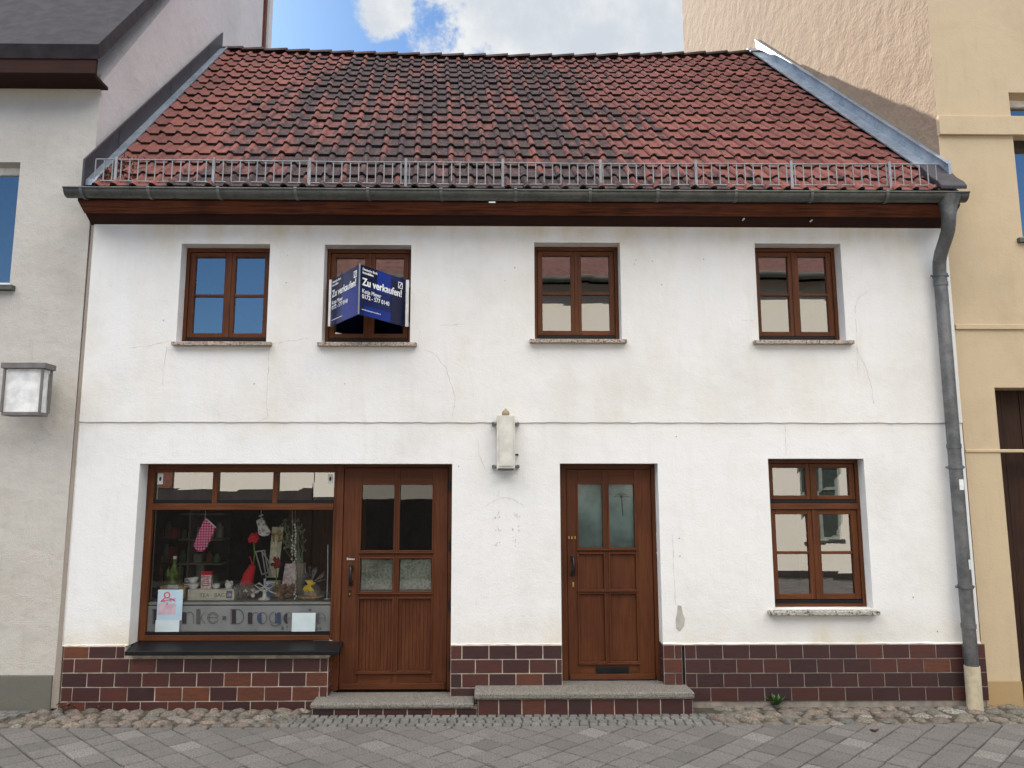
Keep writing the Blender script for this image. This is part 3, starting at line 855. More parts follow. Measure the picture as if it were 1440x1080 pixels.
strip(fr, lambda y: XRf(y)-.05, lambda y: XRf(y)+.002, .215, .228, -.16, YR+.1, 0)
put(fr, 'flashing', M['flash'], rf, .003, 'wide zinc flashing along the right gable')
ec = MB(); q = [(-.34, 4.73), (-.345, 4.77), (-.30, 4.83), (-.2, 4.91), (-.02, 5.12), (-.02, 4.98)]
ec.prism_x(q, XR-.22, XR+.03); put(ec, 'verge_end', M['darkflash'], rf, .01)

# eaves boards, gutter, snow guard, downpipe
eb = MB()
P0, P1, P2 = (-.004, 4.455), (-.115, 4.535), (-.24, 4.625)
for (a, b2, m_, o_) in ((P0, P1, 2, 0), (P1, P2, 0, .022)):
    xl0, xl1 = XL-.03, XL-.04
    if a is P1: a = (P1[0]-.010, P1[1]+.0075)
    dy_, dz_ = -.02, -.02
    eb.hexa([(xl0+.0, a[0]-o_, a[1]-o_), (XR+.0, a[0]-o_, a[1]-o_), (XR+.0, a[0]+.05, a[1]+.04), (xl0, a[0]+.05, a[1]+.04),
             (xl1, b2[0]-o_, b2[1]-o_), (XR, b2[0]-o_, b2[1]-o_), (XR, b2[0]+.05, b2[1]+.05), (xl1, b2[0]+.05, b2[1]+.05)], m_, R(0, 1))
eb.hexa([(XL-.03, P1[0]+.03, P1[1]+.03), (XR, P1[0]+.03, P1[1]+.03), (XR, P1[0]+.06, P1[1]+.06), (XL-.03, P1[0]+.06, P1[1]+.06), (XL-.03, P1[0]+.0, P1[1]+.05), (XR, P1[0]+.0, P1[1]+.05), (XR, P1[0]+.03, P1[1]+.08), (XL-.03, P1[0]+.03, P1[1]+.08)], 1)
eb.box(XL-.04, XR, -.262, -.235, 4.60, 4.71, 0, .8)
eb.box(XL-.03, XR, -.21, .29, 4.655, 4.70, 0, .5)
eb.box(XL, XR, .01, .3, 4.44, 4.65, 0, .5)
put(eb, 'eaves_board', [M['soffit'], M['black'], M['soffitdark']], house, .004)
for px, py in ((1045, 309), (1140, 311), (1141, 295), (1232, 300)):
    nl = MB(); x, z = U(px, py, -.1); nl.lathe((x, -.13, z), [(0, -.0), (.008, .0), (.008, .04)], 8, 0, .5, 'y')
    put(nl, 'nail_head', M['white'], house)

GY, GZ, GR = -.345, 4.668, .070
def gutter():
    mb = MB(); n = 14; xa, xb = X(94, 270, GY), X(1357, 275, GY)
    xs = [xa+(xb-xa)*k/24 for k in range(25)]
    for i in range(24):
        va = []; 
        for xx in (xs[i], xs[i+1]):
            dz = -.006*math.sin(PI*(xx-xa)/(xb-xa))
            for rr in (GR, GR-.006):
                va += [(xx, GY+rr*math.cos(PI+PI*k/n), GZ+rr*math.sin(PI+PI*k/n)+dz) for k in range(n+1)]
        m_ = n+1
        mb.add(va, [(k, 2*m_+k, 2*m_+k+1, k+1) for k in range(n)]+[(m_+k+1, 3*m_+k+1, 3*m_+k, m_+k) for k in range(n)], 0, .5, True)
    mb.tube([(xa, GY-GR-.003, GZ+.002), ((xa+xb)/2, GY-GR-.003, GZ-.004), (xb, GY-GR-.003, GZ+.002)], .010, 8)
    for xx in (xa, xb):
        mb.add([(xx, GY+GR*math.cos(PI+PI*k/n), GZ+GR*math.sin(PI+PI*k/n)) for k in range(n+1)], [tuple(range(n+1))])
    o = put(mb, 'gutter', M['zinc'], house)
    for px in (113, 208, 306, 415, 517, 620, 725, 830, 925, 1035, 1142, 1248):
        b3 = MB(); xx = X(px, 272, GY-GR); wdt = .014
        for sgn in (0,):
            v = [(xx+q+k*.0012, GY+(GR+.011)*math.cos(PI+PI*k/10), GZ+(GR+.011)*math.sin(PI+PI*k/10)) for q in (-wdt, wdt) for k in range(0, 9)]
            b3.add(v, [(k, 9+k, 10+k, k+1) for k in range(8)], 0, .5, True)
        b3.tube([(xx-wdt, GY-GR-.003, GZ+.003), (xx+wdt, GY-GR-.003, GZ+.003)], .014, 8)
        put(b3, 'gutter_bracket', M['bracket'], o)
    st_ = MB(); xx, zz = U(692, 285, GY-.05); st_.box(xx-.03, xx+.03, GY-.062, GY-.058, zz-.006, zz+.006, 0); put(st_, 'sticker', M['paper'], o)
gutter()
def downpipe():
    mb = MB()
    px = [(1334, 279, -.345), (1334, 300, -.345), (1334, 312, -.33), (1333, 325, -.29), (1328.5, 340, -.23), (1323.5, 355, -.165), (1321, 368, -.12), (1321, 380, -.105), (1323, 400, -.10)]
    pts = [(X(a, b3, y), y, U(a, b3, y)[1]) for a, b3, y in px]
    mb.tube(pts, [.085, .066, .062, .061, .06, .06, .06, .06, .06], 16, 0, .5, False)
    mb.tube([(pts[0][0], -.345, 4.65), (pts[1][0], -.345, 4.53)], [.105, .066], 16)
    xa, xb = X(1323, 400, -.10), X(1368.5, 960, -.10); z0, z1 = U(1323, 398, -.10)[1], U(1368, 937, -.10)[1]
    fx = lambda z: xa+(xb-xa)*(z1*0+(U(1323, 398, -.10)[1]-z))/(z0-0.25)
    mb.tube([(fx(z0), -.10, z0), (fx(2.3), -.10, 2.3), (fx(2.28), -.10, 2.28), (fx(z1), -.10, z1)], .058, 16, 0, .5, False)
    for zz in (z0-.01, 2.32, U(1360, 880, -.1)[1]): mb.tube([(fx(zz), -.10, zz+.02), (fx(zz), -.10, zz-.02)], .0635, 16, 0, .5)
    o = put(mb, 'downpipe', M['zincpipe'], house)
    b3 = MB(); b3.tube([(fx(z1), -.10, z1+.005), (fx(.08), -.10, .08), (fx(0), -.10, -.03)], [.066, .066, .07], 16); put(b3, 'stand_pipe', M['cream'], o, 0, 'cream foot of the downpipe')
    for py in (388, 657, 825):
        zz = U(1330, py, -.1)[1]; c = MB(); xx = fx(zz)
        c.tube([(xx, -.10, zz+.014), (xx, -.10, zz-.014)], .068, 16); c.tube([(xx, -.04, zz), (xx, .01, zz)], .008, 8)
        c.tube([(xx-.065, -.10, zz), (xx-.09, -.10, zz)], .010, 8); c.tube([(xx+.065, -.10, zz), (xx+.082, -.10, zz)], .010, 8)
        put(c, 'pipe_clip', M['zincpipe'], o)
    for (pa, pb, a0, a1) in ((674, 689, -70, -25), (787, 801, -45, -5)):
        s = MB(); za_, zb_ = U(1350, pa, -.16)[1], U(1350, pb, -.16)[1]; n = 6; v = []
        for zz in (za_, zb_):
            for k in range(n+1):
                a = rad(a0+(a1-a0)*k/n); v.append((fx(zz)+.0605*math.sin(a+PI/3.2), -.10-.0605*math.cos(a+PI/3.2), zz))
        s.add(v, [(k, k+1, n+2+k, n+1+k) for k in range(n)], 0, .5, True); put(s, 'sticker', M['paper'], o)
downpipe()

def snow_guard():
    Y = -.27
    mb = MB(); xa, xb = X(134, 240, Y), X(1316, 240, Y); zt_, zb_ = Z(227.5, Y, 700), Z(257.5, Y, 700)
    sag = lambda x: -.012*math.sin(PI*(x-xa)/(xb-xa))
    for z in (zt_, zb_):
        pts = [(xa+(xb-xa)*k/16, Y, z+sag(xa+(xb-xa)*k/16)+R(-.003, .003)) for k in range(17)]
        mb.tube(pts, .0065, 6, 0, .5, True, False)
    n = 101
    for k in range(n):
        x = xa+(xb-xa)*k/(n-1); mb.box(x-.005, x+.005, Y-.003, Y+.004, zb_+sag(x), zt_+sag(x), 0)
    for px in (192, 287):
        pass
    o = put(mb, 'snow_guard', M['galv'], house)
    for px in (164, 301, 436, 571, 707, 844, 978, 1112, 1250):
        x = X(px, 240, Y); p_ = MB(); p_.box(x-.012, x+.012, Y-.022, Y-.010, zb_-.045, zt_+.02, 0)
        rz = roofz(x, Y+.5)
        p_.box(x-.012, x+.012, Y-.022, Y+.06, zb_-.05, zb_-.042, 0)
        put(p_, 'guard_post', M['galv'], o)
snow_guard()
# dead leaves gathered behind the guard
lf = MB()
for i in range(220):
    x = XLf(0)+.13+abs(random.gauss(0, .16)); y = R(-.26, .18)-.15*0; z = roofz(x, y)+R(.03, .11)*max(.3, 1-(x+3.7)*1.2)
    r0 = R(.012, .03); M4 = Matrix.Translation((x, y, z)) @ Euler((R(0, 6), R(0, 6), R(0, 6))).to_matrix().to_4x4()
    k = len(lf.v); lf.add([(-r0, 0, 0), (0, -r0*.45, r0*.2), (r0, 0, 0), (0, r0*.45, r0*.2)], [(0, 1, 2, 3)], 0, random.random()); lf.xform(M4, k)
M['leaf'] = stone_mat('dead_leaf', [(.05, .02, .012), (.10, .035, .02), (.15, .07, .03)], 1, .8)
lo = lf.build('leaf_litter', M['leaf']); tag(lo, 'dry reddish brown leaves heaped behind the snow guard in the left roof corner', 'leaves', kind='stuff')

# house core: floors, partitions, rear wall
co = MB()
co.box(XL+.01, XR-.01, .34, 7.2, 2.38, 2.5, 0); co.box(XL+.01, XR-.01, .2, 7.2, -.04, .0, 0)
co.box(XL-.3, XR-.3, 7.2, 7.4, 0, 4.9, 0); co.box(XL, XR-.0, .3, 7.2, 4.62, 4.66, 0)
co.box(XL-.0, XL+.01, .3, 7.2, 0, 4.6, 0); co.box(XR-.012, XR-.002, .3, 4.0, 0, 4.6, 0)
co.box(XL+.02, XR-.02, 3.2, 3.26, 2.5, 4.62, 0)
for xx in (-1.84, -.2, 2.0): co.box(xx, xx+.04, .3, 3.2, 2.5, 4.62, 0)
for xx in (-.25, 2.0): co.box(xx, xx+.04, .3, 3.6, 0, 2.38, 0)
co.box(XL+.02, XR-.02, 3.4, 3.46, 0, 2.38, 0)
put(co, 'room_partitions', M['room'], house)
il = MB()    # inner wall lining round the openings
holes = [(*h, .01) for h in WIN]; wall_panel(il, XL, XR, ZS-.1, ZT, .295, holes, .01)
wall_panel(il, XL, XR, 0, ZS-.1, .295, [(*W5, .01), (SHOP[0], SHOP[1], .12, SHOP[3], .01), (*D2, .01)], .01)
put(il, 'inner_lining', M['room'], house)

# joint strip between the houses
js = MB(); js.prism([(XL-.01, 0), (XL+.0, 0), (XL+.0, .54), (XL+.0, 4.5), (XL-.03, 4.5), (XL-.05, .54), (XL-.06, 0)], -.002, .05)
put(js, 'joint_filler', plaster('gap_filler', (.34, .29, .24), (.25, .2, .16), .6, 90, .006), house)

# ------------------------------------------------------------------ wall lamp box
lamp_x, lamp_z = U(711, 625, -.06)
wl_ = empty('wall_lamp', 'old narrow off-white upright lamp box with pointed finial on the wall between the doors', 'lamp', (lamp_x, 0, lamp_z))
z1_, z0_ = U(711, 585, -.1)[1], U(712, 659, -.1)[1]; xa, xb = X(698.5, 620, -.1), X(724, 620, -.1)
M['enamel'] = plain('aged_white_enamel', (.62, .60, .54), .5, 0, .12, 10)
lb = MB(); lb.box(xa, xb, -.15, -.03, z0_, z1_, 0); lb.box(xa+.02, xb-.02, -.158, -.15, z0_+.02, z1_-.0, 0)
put(lb, 'casing', M['enamel'], wl_, .012)
lb = MB(); lb.box(xa+.012, xb-.012, -.14, -.04, z0_-.016, z0_, 0); put(lb, 'lower_rim', M['zincpipe'], wl_, .004)
fb = MB(); cx_ = (xa+xb)/2; fb.lathe((cx_, -.09, z1_), [(0, 0), (.03, .0), (.036, .02), (.034, .04), (.018, .055), (0, .075)], 12); put(fb, 'finial', plain('ochre_finial', (.30, .24, .14), .7), wl_)
for sx_ in (-1, 1):
    for zz in (z1_-.07, z0_+.02):
        bb = MB(); e = xa if sx_ < 0 else xb
        bb.tube([(e-sx_*.01, -.06, zz), (e+sx_*.04, -.06, zz)], .014, 8); bb.tube([(e+sx_*.03, -.075, zz), (e+sx_*.03, .0, zz)], .016, 10); put(bb, 'bracket', M['zincpipe'], wl_)
bb = MB(); bb.tube([(xb, -.05, z0_+.13), (xb+.03, -.05, z0_+.13), (xb+.03, 0, z0_+.13)], .008, 8); put(bb, 'screw', M['iron'], wl_)

# ------------------------------------------------------------------ for sale sign, V shaped
ya, yspine = .02, -.50
Lx, Ltop = U(466.5, 393.5, ya); _, Lbot = U(467, 459, ya); Rx, _ = U(571, 396, ya); Sx, _ = U(505.5, 400, yspine)
ztop, zbot = Ltop, Lbot
sg = empty('for_sale_sign', 'blue V-shaped estate agent sign reading Zu verkaufen, fixed over the second upper window', 'sign', (Sx, yspine, zbot))
def blue(name, c1, c2):
    m, nt, b, L = nm(name); v = coords(nt); c = mix(nt, mrange(nt, noise(nt, coords(nt, (3, 3, 1)), .9, 1), .35, .65), c1, c2)
    L(c, b.inputs['Base Color']); b.inputs['Roughness'].default_value = .25; b.inputs['Specular IOR Level'].default_value = .25; return m
M['blue'] = blue('navy_board', (.005, .010, .055), (.006, .016, .10)); M['blue2'] = blue('royal_blue_block', (.005, .022, .19), (.006, .03, .24)); M['blue3'] = blue('deep_navy_block', (.004, .006, .028), (.005, .008, .045))
def board(A, B, label, left):
    """A, B: x,y of the left and right ends as seen from the street"""
    A = Vector((A[0], A[1], 0)); B = Vector((B[0], B[1], 0)); d = (B-A); W = d.length; d.normalize(); n = Vector((d.y, -d.x, 0))
    if n.y > 0: n = -n
    H = ztop-zbot
    M4 = Matrix(((d.x, 0, n.x, A.x), (d.y, 0, n.y, A.y), (0, 1, 0, zbot), (0, 0, 0, 1)))
    mb = MB(); mb.box(0, W, 0, H, -.012, 0, 0); mb.xform(M4)
    o = put(mb, 'sign_board', [M['blue']], sg, 0, label)
    bl = MB()
    if not left:
        for (a, b3, c, e, mm) in ((.0, .36, .62, 1, 1), (.36, .66, .55, 1, 0), (.66, 1, 0, .9, 1), (.1, .74, 0, .2, 0)):
            bl.quad((a*W, c*H, .001+.0003*(a > .3)+.0006*(c < .1)), (b3*W, c*H, .001+.0003*(a > .3)+.0006*(c < .1)), (b3*W, e*H, .001+.0003*(a > .3)+.0006*(c < .1)), (a*W, e*H, .001+.0003*(a > .3)+.0006*(c < .1)), mm)
    else:
        for (a, b3, c, e, mm) in ((0, .4, .55, 1, 1), (.4, 1, 0, .6, 0)):
            bl.quad((a*W, c*H, .001+.0004*mm), (b3*W, c*H, .001+.0004*mm), (b3*W, e*H, .001+.0004*mm), (a*W, e*H, .001+.0004*mm), mm)
    bl.xform(M4); put(bl, 'colour_block', [M['blue2'], M['blue3']], o)
    T = lambda u, v: M4 @ Matrix.Translation((u*W, v*H, .004))
    s = H/.52; S = Matrix.Diagonal((min(1, W/.62) if not left else W/.62*.98, 1, 1, 1))
    W_ = M['signwhite']
    text(o, 'lettering', 'Zu verkaufen!', .118*s*.92, W_, T(.05, .60) @ S, .0035)
    text(o, 'lettering', 'Katja Meyer', .058*s, W_, T(.05, .445) @ S, .0008)
    text(o, 'lettering', '0172 - 577 0140', .062*s, W_, T(.05, .335) @ S, .0012)
    text(o, 'lettering', 'Deutsche Bank\nImmobilien', .036*s, W_, T(.05, .90) @ S, .001)
    text(o, 'lettering', 'www.deutsche-bank-immobilien.de', .020*s, W_, T(.05, .10) @ S, 0)
    lg = MB(); u, v, q = .865*W, .84*H, .036*s; kx = S[0][0]
    for (a, b3, c, e) in ((-q, q, -q, -q+.009), (-q, q, q-.009, q), (-q, -q+.009, -q+.009, q-.009), (q-.009, q, -q+.009, q-.009)): lg.box(u+a*kx, u+b3*kx, v+c, v+e, .0035, .0045, 0)
    lg.hexa([(u-.022*kx, v-.02, .0035), (u-.008*kx, v-.02, .0035), (u+.022*kx, v+.02, .0035), (u+.008*kx, v+.02, .0035), (u-.022*kx, v-.02, .0045), (u-.008*kx, v-.02, .0045), (u+.022*kx, v+.02, .0045), (u+.008*kx, v+.02, .0045)], 0)
    lg.xform(M4); put(lg, 'emblem', W_, o)
M['signwhite'] = plain('white_print', (.8, .8, .8), .5)
board((Sx, yspine), (Rx, ya), 'right board with square emblem', False)
board((Lx, ya), (Sx, yspine), 'foreshortened left board', True)
st2 = MB(); st2.tube([(Sx, yspine-.008, zbot), (Sx, yspine-.008, ztop)], .007, 8); put(st2, 'spine', M['galv'], sg)
for (xx, ww) in ((Lx, -.022), (Rx, .030)):
    q = MB(); q.box(min(xx, xx+ww), max(xx, xx+ww), ya-.006, ya+.0, zbot+.0, ztop-.0, 0); q.box(min(xx, xx+ww), max(xx, xx+ww), ya, TW+.01, zbot+.02, zbot+.05, 0); q.box(min(xx, xx+ww), max(xx, xx+ww), ya, TW+.01, ztop-.05, ztop-.02, 0)
    put(q, 'mounting_strip', M['white'], sg)

# ------------------------------------------------------------------ inside the shop window
M['mitt'] = None
def mk_mats():
    def xz(nt):
        s_ = nt.nodes.new('ShaderNodeSeparateXYZ'); c_ = nt.nodes.new('ShaderNodeCombineXYZ'); nt.links.new(coords(nt), s_.inputs[0])
        nt.links.new(s_.outputs[0], c_.inputs[0]); nt.links.new(s_.outputs[2], c_.inputs[1]); return c_.outputs[0]
    m, nt, b, L = nm('pink_dotted_cloth'); v = xz(nt)
    vo = N(nt, 'ShaderNodeTexVoronoi'); vo.voronoi_dimensions = '2D'; vo.inputs['Scale'].default_value = 40; vo.inputs['Randomness'].default_value = 0.0
    L(v, vo.inputs['Vector']); c = mix(nt, mrange(nt, vo.outputs['Distance'], .24, .34), (.85, .7, .78), (.62, .012, .17))
    L(c, b.inputs['Base Color']); b.inputs['Roughness'].default_value = .9; M['mitt'] = m
    m, nt, b, L = nm('floral_cloth'); v = xz(nt); vo = N(nt, 'ShaderNodeTexVoronoi'); vo.voronoi_dimensions = '2D'; vo.inputs['Scale'].default_value = 30; L(v, vo.inputs['Vector'])
    c = mix(nt, mrange(nt, vo.outputs['Distance'], .2, .35), (.25, .22, .30), (.62, .60, .56)); L(c, b.inputs['Base Color']); M['floral'] = m
    m, nt, b, L = nm('frosted_film'); b.inputs['Base Color'].default_value = (.27, .275, .27, 1); b.inputs['Alpha'].default_value = .86; b.inputs['Roughness'].default_value = .6
    n = noise(nt, coords(nt), 3, 4); L(mix(nt, mrange(nt, n, .35, .65), (.13, .14, .142), (.19, .197, .19)), b.inputs['Base Color']); M['film'] = m
    m, nt, b, L = nm('cellophane'); b.inputs['Base Color'].default_value = (.7, .75, .8, 1); b.inputs['Alpha'].default_value = .17; b.inputs['Roughness'].default_value = .12; M['cello'] = m
mk_mats()
M['china'] = plain('white_china', (.85, .85, .82), .25); M['red'] = plain('red_felt', (.62, .015, .03), .8); M['cardpink'] = plain('pink_white_card', (.85, .62, .62), .6, 0, .4, 30)
M['kraft'] = plain('straw_and_kraft', (.55, .37, .17), .8, 0, .4, 25); M['yellow'] = plain('yellow_ribbon', (.9, .62, .04), .4); M['green'] = plain('olive_green', (.14, .24, .05), .5, 0, .4, 20)
M['bluebox'] = plain('slate_blue_card', (.14, .22, .38), .6); M['beads'] = plain('white_bead', (.75, .75, .72), .2); M['cone'] = plain('pine_cone', (.24, .14, .08), .8, 0, .5, 40)
M['creampanel'] = plain('whitewashed_plank', (.62, .58, .44), .8, 0, .25, 15); M['board'] = plain('grey_display_board', (.30, .285, .26), .7); M['brownwall'] = wood('brown_screen', 'z', (.05, .022, .01), (.11, .055, .022), .6)
M['posterblue'] = plain('pale_blue_paper', (.40, .53, .62), .7, 0, .1, 4); M['posterpink'] = plain('pink_print', (.52, .10, .14), .7); M['ink'] = plain('dark_print', (.05, .05, .055), .7)
M['tea'] = plain('cream_tin', (.80, .77, .66), .5); M['framegrey'] = plain('pale_grey_frame', (.34, .36, .36), .6); M['inkblue'] = plain('dark_blue_letter', (.02, .035, .08), .6); M['purple'] = plain('dark_violet_letter', (.02, .012, .02), .5); M['dimgoods'] = plain('dim_goods', (.10, .07, .06), .7, 0, .6, 8)

zp = U(300, 846, .26)[1]
dp = MB(); sx0, sx1 = SHOP[0]+.04, X(470, 800, .3)
dp.box(sx0, sx1, .26, .98, zp-.03, zp, 0); dp.box(sx0, sx1, .30, .33, zp-.45, zp-.03, 1)
dpo = empty('display_platform', 'grey display board running along the foot of the shop window inside', 'display shelf', (sx0, .26, zp-.03))
put(dp, 'platform_top', [M['board'], M['dark']], dpo, .003)
rb = MB(); rb.box(X(226, 830, .5), X(262, 830, .5), .48, .62, zp+.001, zp+.115, 0)
tag(rb.build('riser_box', M['kraft'], None, .003), 'brown box carrying the green bottle behind the red printed poster', 'box')

def item(name, label, cat, px, py, Y, group=None):
    x, z = U(px, py, Y); return empty(name, label, cat, (x, Y, z), group)
def poly(pts, Y, d=.02): return MB().prism([U(a, b3, Y) for a, b3 in pts], Y-d/2, Y+d/2)

o = item('oven_mitt', 'pink oven mitt with white dots hanging in the shop window', 'oven mitt', 290, 727, .34)
pm = poly([(288.5, 729), (293, 731), (304, 742), (299, 754), (291, 770), (285, 776), (277, 775), (272, 767), (278, 752), (284, 738)], .34, .035); put(pm, 'cloth_body', M['mitt'], o, .012)
t = MB(); a = U(288.5, 729, .34); c_ = U(289, 718, .34); t.tube([(a[0], .34, a[1]), (c_[0], .34, c_[1])], .003, 6); e1 = [U(*q, .33) for q in [(290, 729), (304, 742)]]; t.tube([(e1[0][0], .325, e1[0][1]), (e1[1][0], .325, e1[1][1])], .006, 6)
put(t, 'hanging_loop', M['paper'], o)
o = item('oven_mitt', 'white floral oven mitt hanging at the top centre of the shop window', 'oven mitt', 368, 727, .42)
pm = poly([(360, 732), (370, 727), (374, 736), (381, 748), (378, 753), (370, 755), (363, 751), (363, 742)], .42, .035); put(pm, 'cloth_body', M['floral'], o, .012)
t = MB(); a = U(367, 729, .42); t.tube([(a[0], .42, a[1]), (a[0], .42, a[1]+.08)], .003, 6); t.tube([(a[0]-.02, .42, a[1]+.02), (a[0]+.02, .415, a[1]+.035)], .008, 6); put(t, 'hanging_loop', M['paper'], o)

# tea tin with what stands on it
YT = .34
o = item('tea_tin', 'long cream tin lettered TEA-BAGS at the front of the display', 'tin', 295, 845, YT)
(xa, za), (xb, zb_) = U(264, 829, YT), U(329, 845, YT)
q = MB(); q.box(xa, xb, YT, YT+.12, zp+.001, za, 0); put(q, 'tin_body', M['tea'], o, .004)
ztin = za
text(o, 'lettering', 'TEA - BAGS', .052, M['ink'], Matrix.Translation((xa+.115, YT-.002, zp+.032)) @ Matrix.Rotation(PI/2, 4, 'X'), -.001)
q = MB(); q.box(xb-.075, xb-.02, YT-.002, YT, zp+.02, za-.012, 0); q.lathe((xb-.048, YT-.003, (zp+za)/2), [(0, 0), (.018, 0), (.018, .002)], 12, 1, .5, 'y'); put(q, 'label_stamp', [M['bluebox'], M['cardpink']], o)
def cup(px, z, r=.036, nm_='cup', lab='', grp=None):
    x = X(px, 828, .4); o = empty(nm_, lab, 'cup', (x, .40, z), grp)
    q = MB(); q.lathe((x, .40, z), [(0, 0), (r*.55, 0), (r*.6, .006), (r*.95, .03), (r, .05), (r*.93, .05), (r*.85, .03), (0, .012)], 16); put(q, 'bowl', M['china'], o)
    h = MB(); h.tube([(x-r*.9, .39, z+.042), (x-r*1.5, .385, z+.04), (x-r*1.5, .385, z+.02), (x-r*.85, .39, z+.014)], .005, 6); put(h, 'handle', M['china'], o)
cup(272, ztin+.001, .055, 'cup', 'lower white china cup of the stack standing on the cream tin')
cup(271, ztin+.053, .05, 'cup', 'upper white china cup of the stack standing on the cream tin')
def simple(name, label, cat, mb, mat, bevel=0, group=None):
    return tag(mb.build(name, mat, None, bevel), label, cat, group)
q = MB(); (xa, za), (xb, _) = U(285, 803, .4), U(298, 828, .4); q.box(xa, xb, .37, .41, ztin+.001, za, 0); q.box(xa-.001, xb+.001, .368, .412, za-.035, za, 1)
for k in range(5): q.box(xa+.015+.01*(k % 2), xb-.02, .3685, .37, ztin+.03+k*.02, ztin+.037+k*.02, 1)
simple('tea_packet', 'upright pink and white packet standing on the cream tin', 'packet', q, [M['cardpink'], M['red']], .002)
q = MB(); x = X(304, 828, .4); q.lathe((x, .4, ztin+.001), [(0, 0), (.02, 0), (.036, .02), (.037, .045), (.032, .045), (.02, .01), (0, .008)], 14); simple('china_bowl', 'small white china bowl on the tin beside the pink packet', 'bowl', q, M['china'])
q = MB(); x = X(322, 824, .4)
q.lathe((x, .4, ztin+.001), [(0, 0), (.03, 0), (.035, .02), (.025, .04), (.03, .055), (0, .07)], 10)
for k in range(7): q.blob((x+.025*math.cos(k*.9), .4+.02*math.sin(k*.9), ztin+.035+R(0, .03)), .016, .016, .018, k, 8, 5)
simple('china_flower', 'small white porcelain flower on the right end of the tin', 'ornament', q, M['china'])
# green bottle on the riser
o = item('bottle', 'tall green bottle wrapped in leaves on the left of the display', 'bottle', 244, 822, .55)
x = X(244, 822, .55); zb_ = zp+.116
q = MB(); q.lathe((x, .55, zb_), [(0, 0), (.045, 0), (.05, .03), (.05, .13), (.02, .19), (.018, .24), (.022, .245), (0, .25)], 14); put(q, 'glass_body', M['green'], o)
q = MB()
for k in range(26):
    a = R(0, 6.28); z = zb_+R(.04, .2); r0 = .045; L0 = R(.04, .08)
    q.add([(x+r0*math.cos(a), .55+r0*math.sin(a)-.01, z), (x+(r0+.03)*math.cos(a), .55+(r0+.03)*math.sin(a), z-L0*.6), (x+(r0+.02)*math.cos(a+.3), .55+(r0+.02)*math.sin(a+.3), z-L0), (x+r0*math.cos(a+.3), .55+r0*math.sin(a+.3), z-.02)], [(0, 1, 2, 3)], 0, random.random())
put(q, 'leaf_wrap', plain('moss_leaf', (.16, .22, .05), .7, 0, .4, 30), o)
q = MB(); q.lathe((x, .55, zb_+.25), [(0, 0), (.02, 0), (.018, .03), (0, .03)], 10); put(q, 'cap', M['china'], o)
q = MB(); (xa, za), (xb, zb2) = U(236, 822.5, .46), U(251, 828, .46); q.box(xa, xb, .455, .458, zb2-.0, za, 0); simple('price_card', 'little white card below the green bottle', 'card', q, M['paper'])
# red felt cone, pine cones, glass bowl
q = MB(); a = U(346, 824, .5); b3 = U(356, 795, .5); q.tube([(a[0], .5, a[1]), ((a[0]+b3[0])/2-.01, .5, (a[1]+b3[1])/2), (b3[0], .5, b3[1])], [.062, .055, .030], 16); q.tube([(b3[0], .5, b3[1]), (U(351, 782, .5)[0], .5, U(351, 782, .5)[1])], [.008, .005], 8); simple('felt_cone', 'red felt cone leaning in the middle of the display', 'ornament', q, M['red'])
o = item('glass_bowl', 'glass bowl heaped with cones and wrapped in clear foil, right of the tin', 'bowl', 345, 844, .4)
x = X(346, 840, .42); q = MB(); q.lathe((x, .42, zp+.002), [(.05, 0), (.1, .03), (.125, .09), (.128, .12)], 20); put(q, 'glass_body', M['cello'], o)
q = MB()
for k in range(34): q.blob((x+R(-.1, .1), .42+R(-.07, .07), zp+.03+R(0, .09)), .02, .02, .02, k+50, 7, 5, .3, 0, 0 if k % 3 else 1)
put(q, 'pine_cones', [M['cone'], M['china']], o)
q = MB()
for k in range(16):
    a = k/16*PI; q.add([(x, .42, zp+.1), (x+.14*math.cos(a), .40, zp+.07+.1*math.sin(a)), (x+.13*math.cos(a+.17), .37, zp+.07+.1*math.sin(a+.17))], [(0, 1, 2)])
put(q, 'foil', M['cello'], o)
# cake stand with white ribbon
o = item('cake_stand', 'white footed china dish with a white ribbon bow', 'dish', 372, 838, .36)
x = X(372, 838, .36); q = MB(); q.lathe((x, .36, zp+.002), [(0, 0), (.06, 0), (.055, .015), (.02, .03), (.016, .07), (.045, .09), (.05, .1), (0, .095)], 18); put(q, 'dish', M['china'], o)
q = MB()
for s_ in (-1, 1):
    q.tube([(x, .35, zp+.12), (x+s_*.05, .34, zp+.16), (x+s_*.09, .34, zp+.14), (x+s_*.05, .345, zp+.11), (x, .35, zp+.12)], [.004, .009, .008, .006, .004], 6); q.tube([(x, .345, zp+.12), (x+s_*.06, .34, zp+.08), (x+s_*.12, .34, zp+.06)], [.004, .007, .004], 6)
q.tube([(x, .35, zp+.12), (x, .35, zp+.2)], [.008, .012], 6); put(q, 'ribbon', M['paper'], o)
q = MB(); (xa, za), (xb, _) = U(374, 818, .6), U(391, 835, .6); q.box(xa, xb, .58, .68, zp+.001, za, 0); q.box(xa-.002, xb+.002, .577, .683, za-.02, za+.002, 1); simple('gift_box', 'slate blue box with white lid edge behind the china dish', 'box', q, [M['bluebox'], M['paper']], .002)
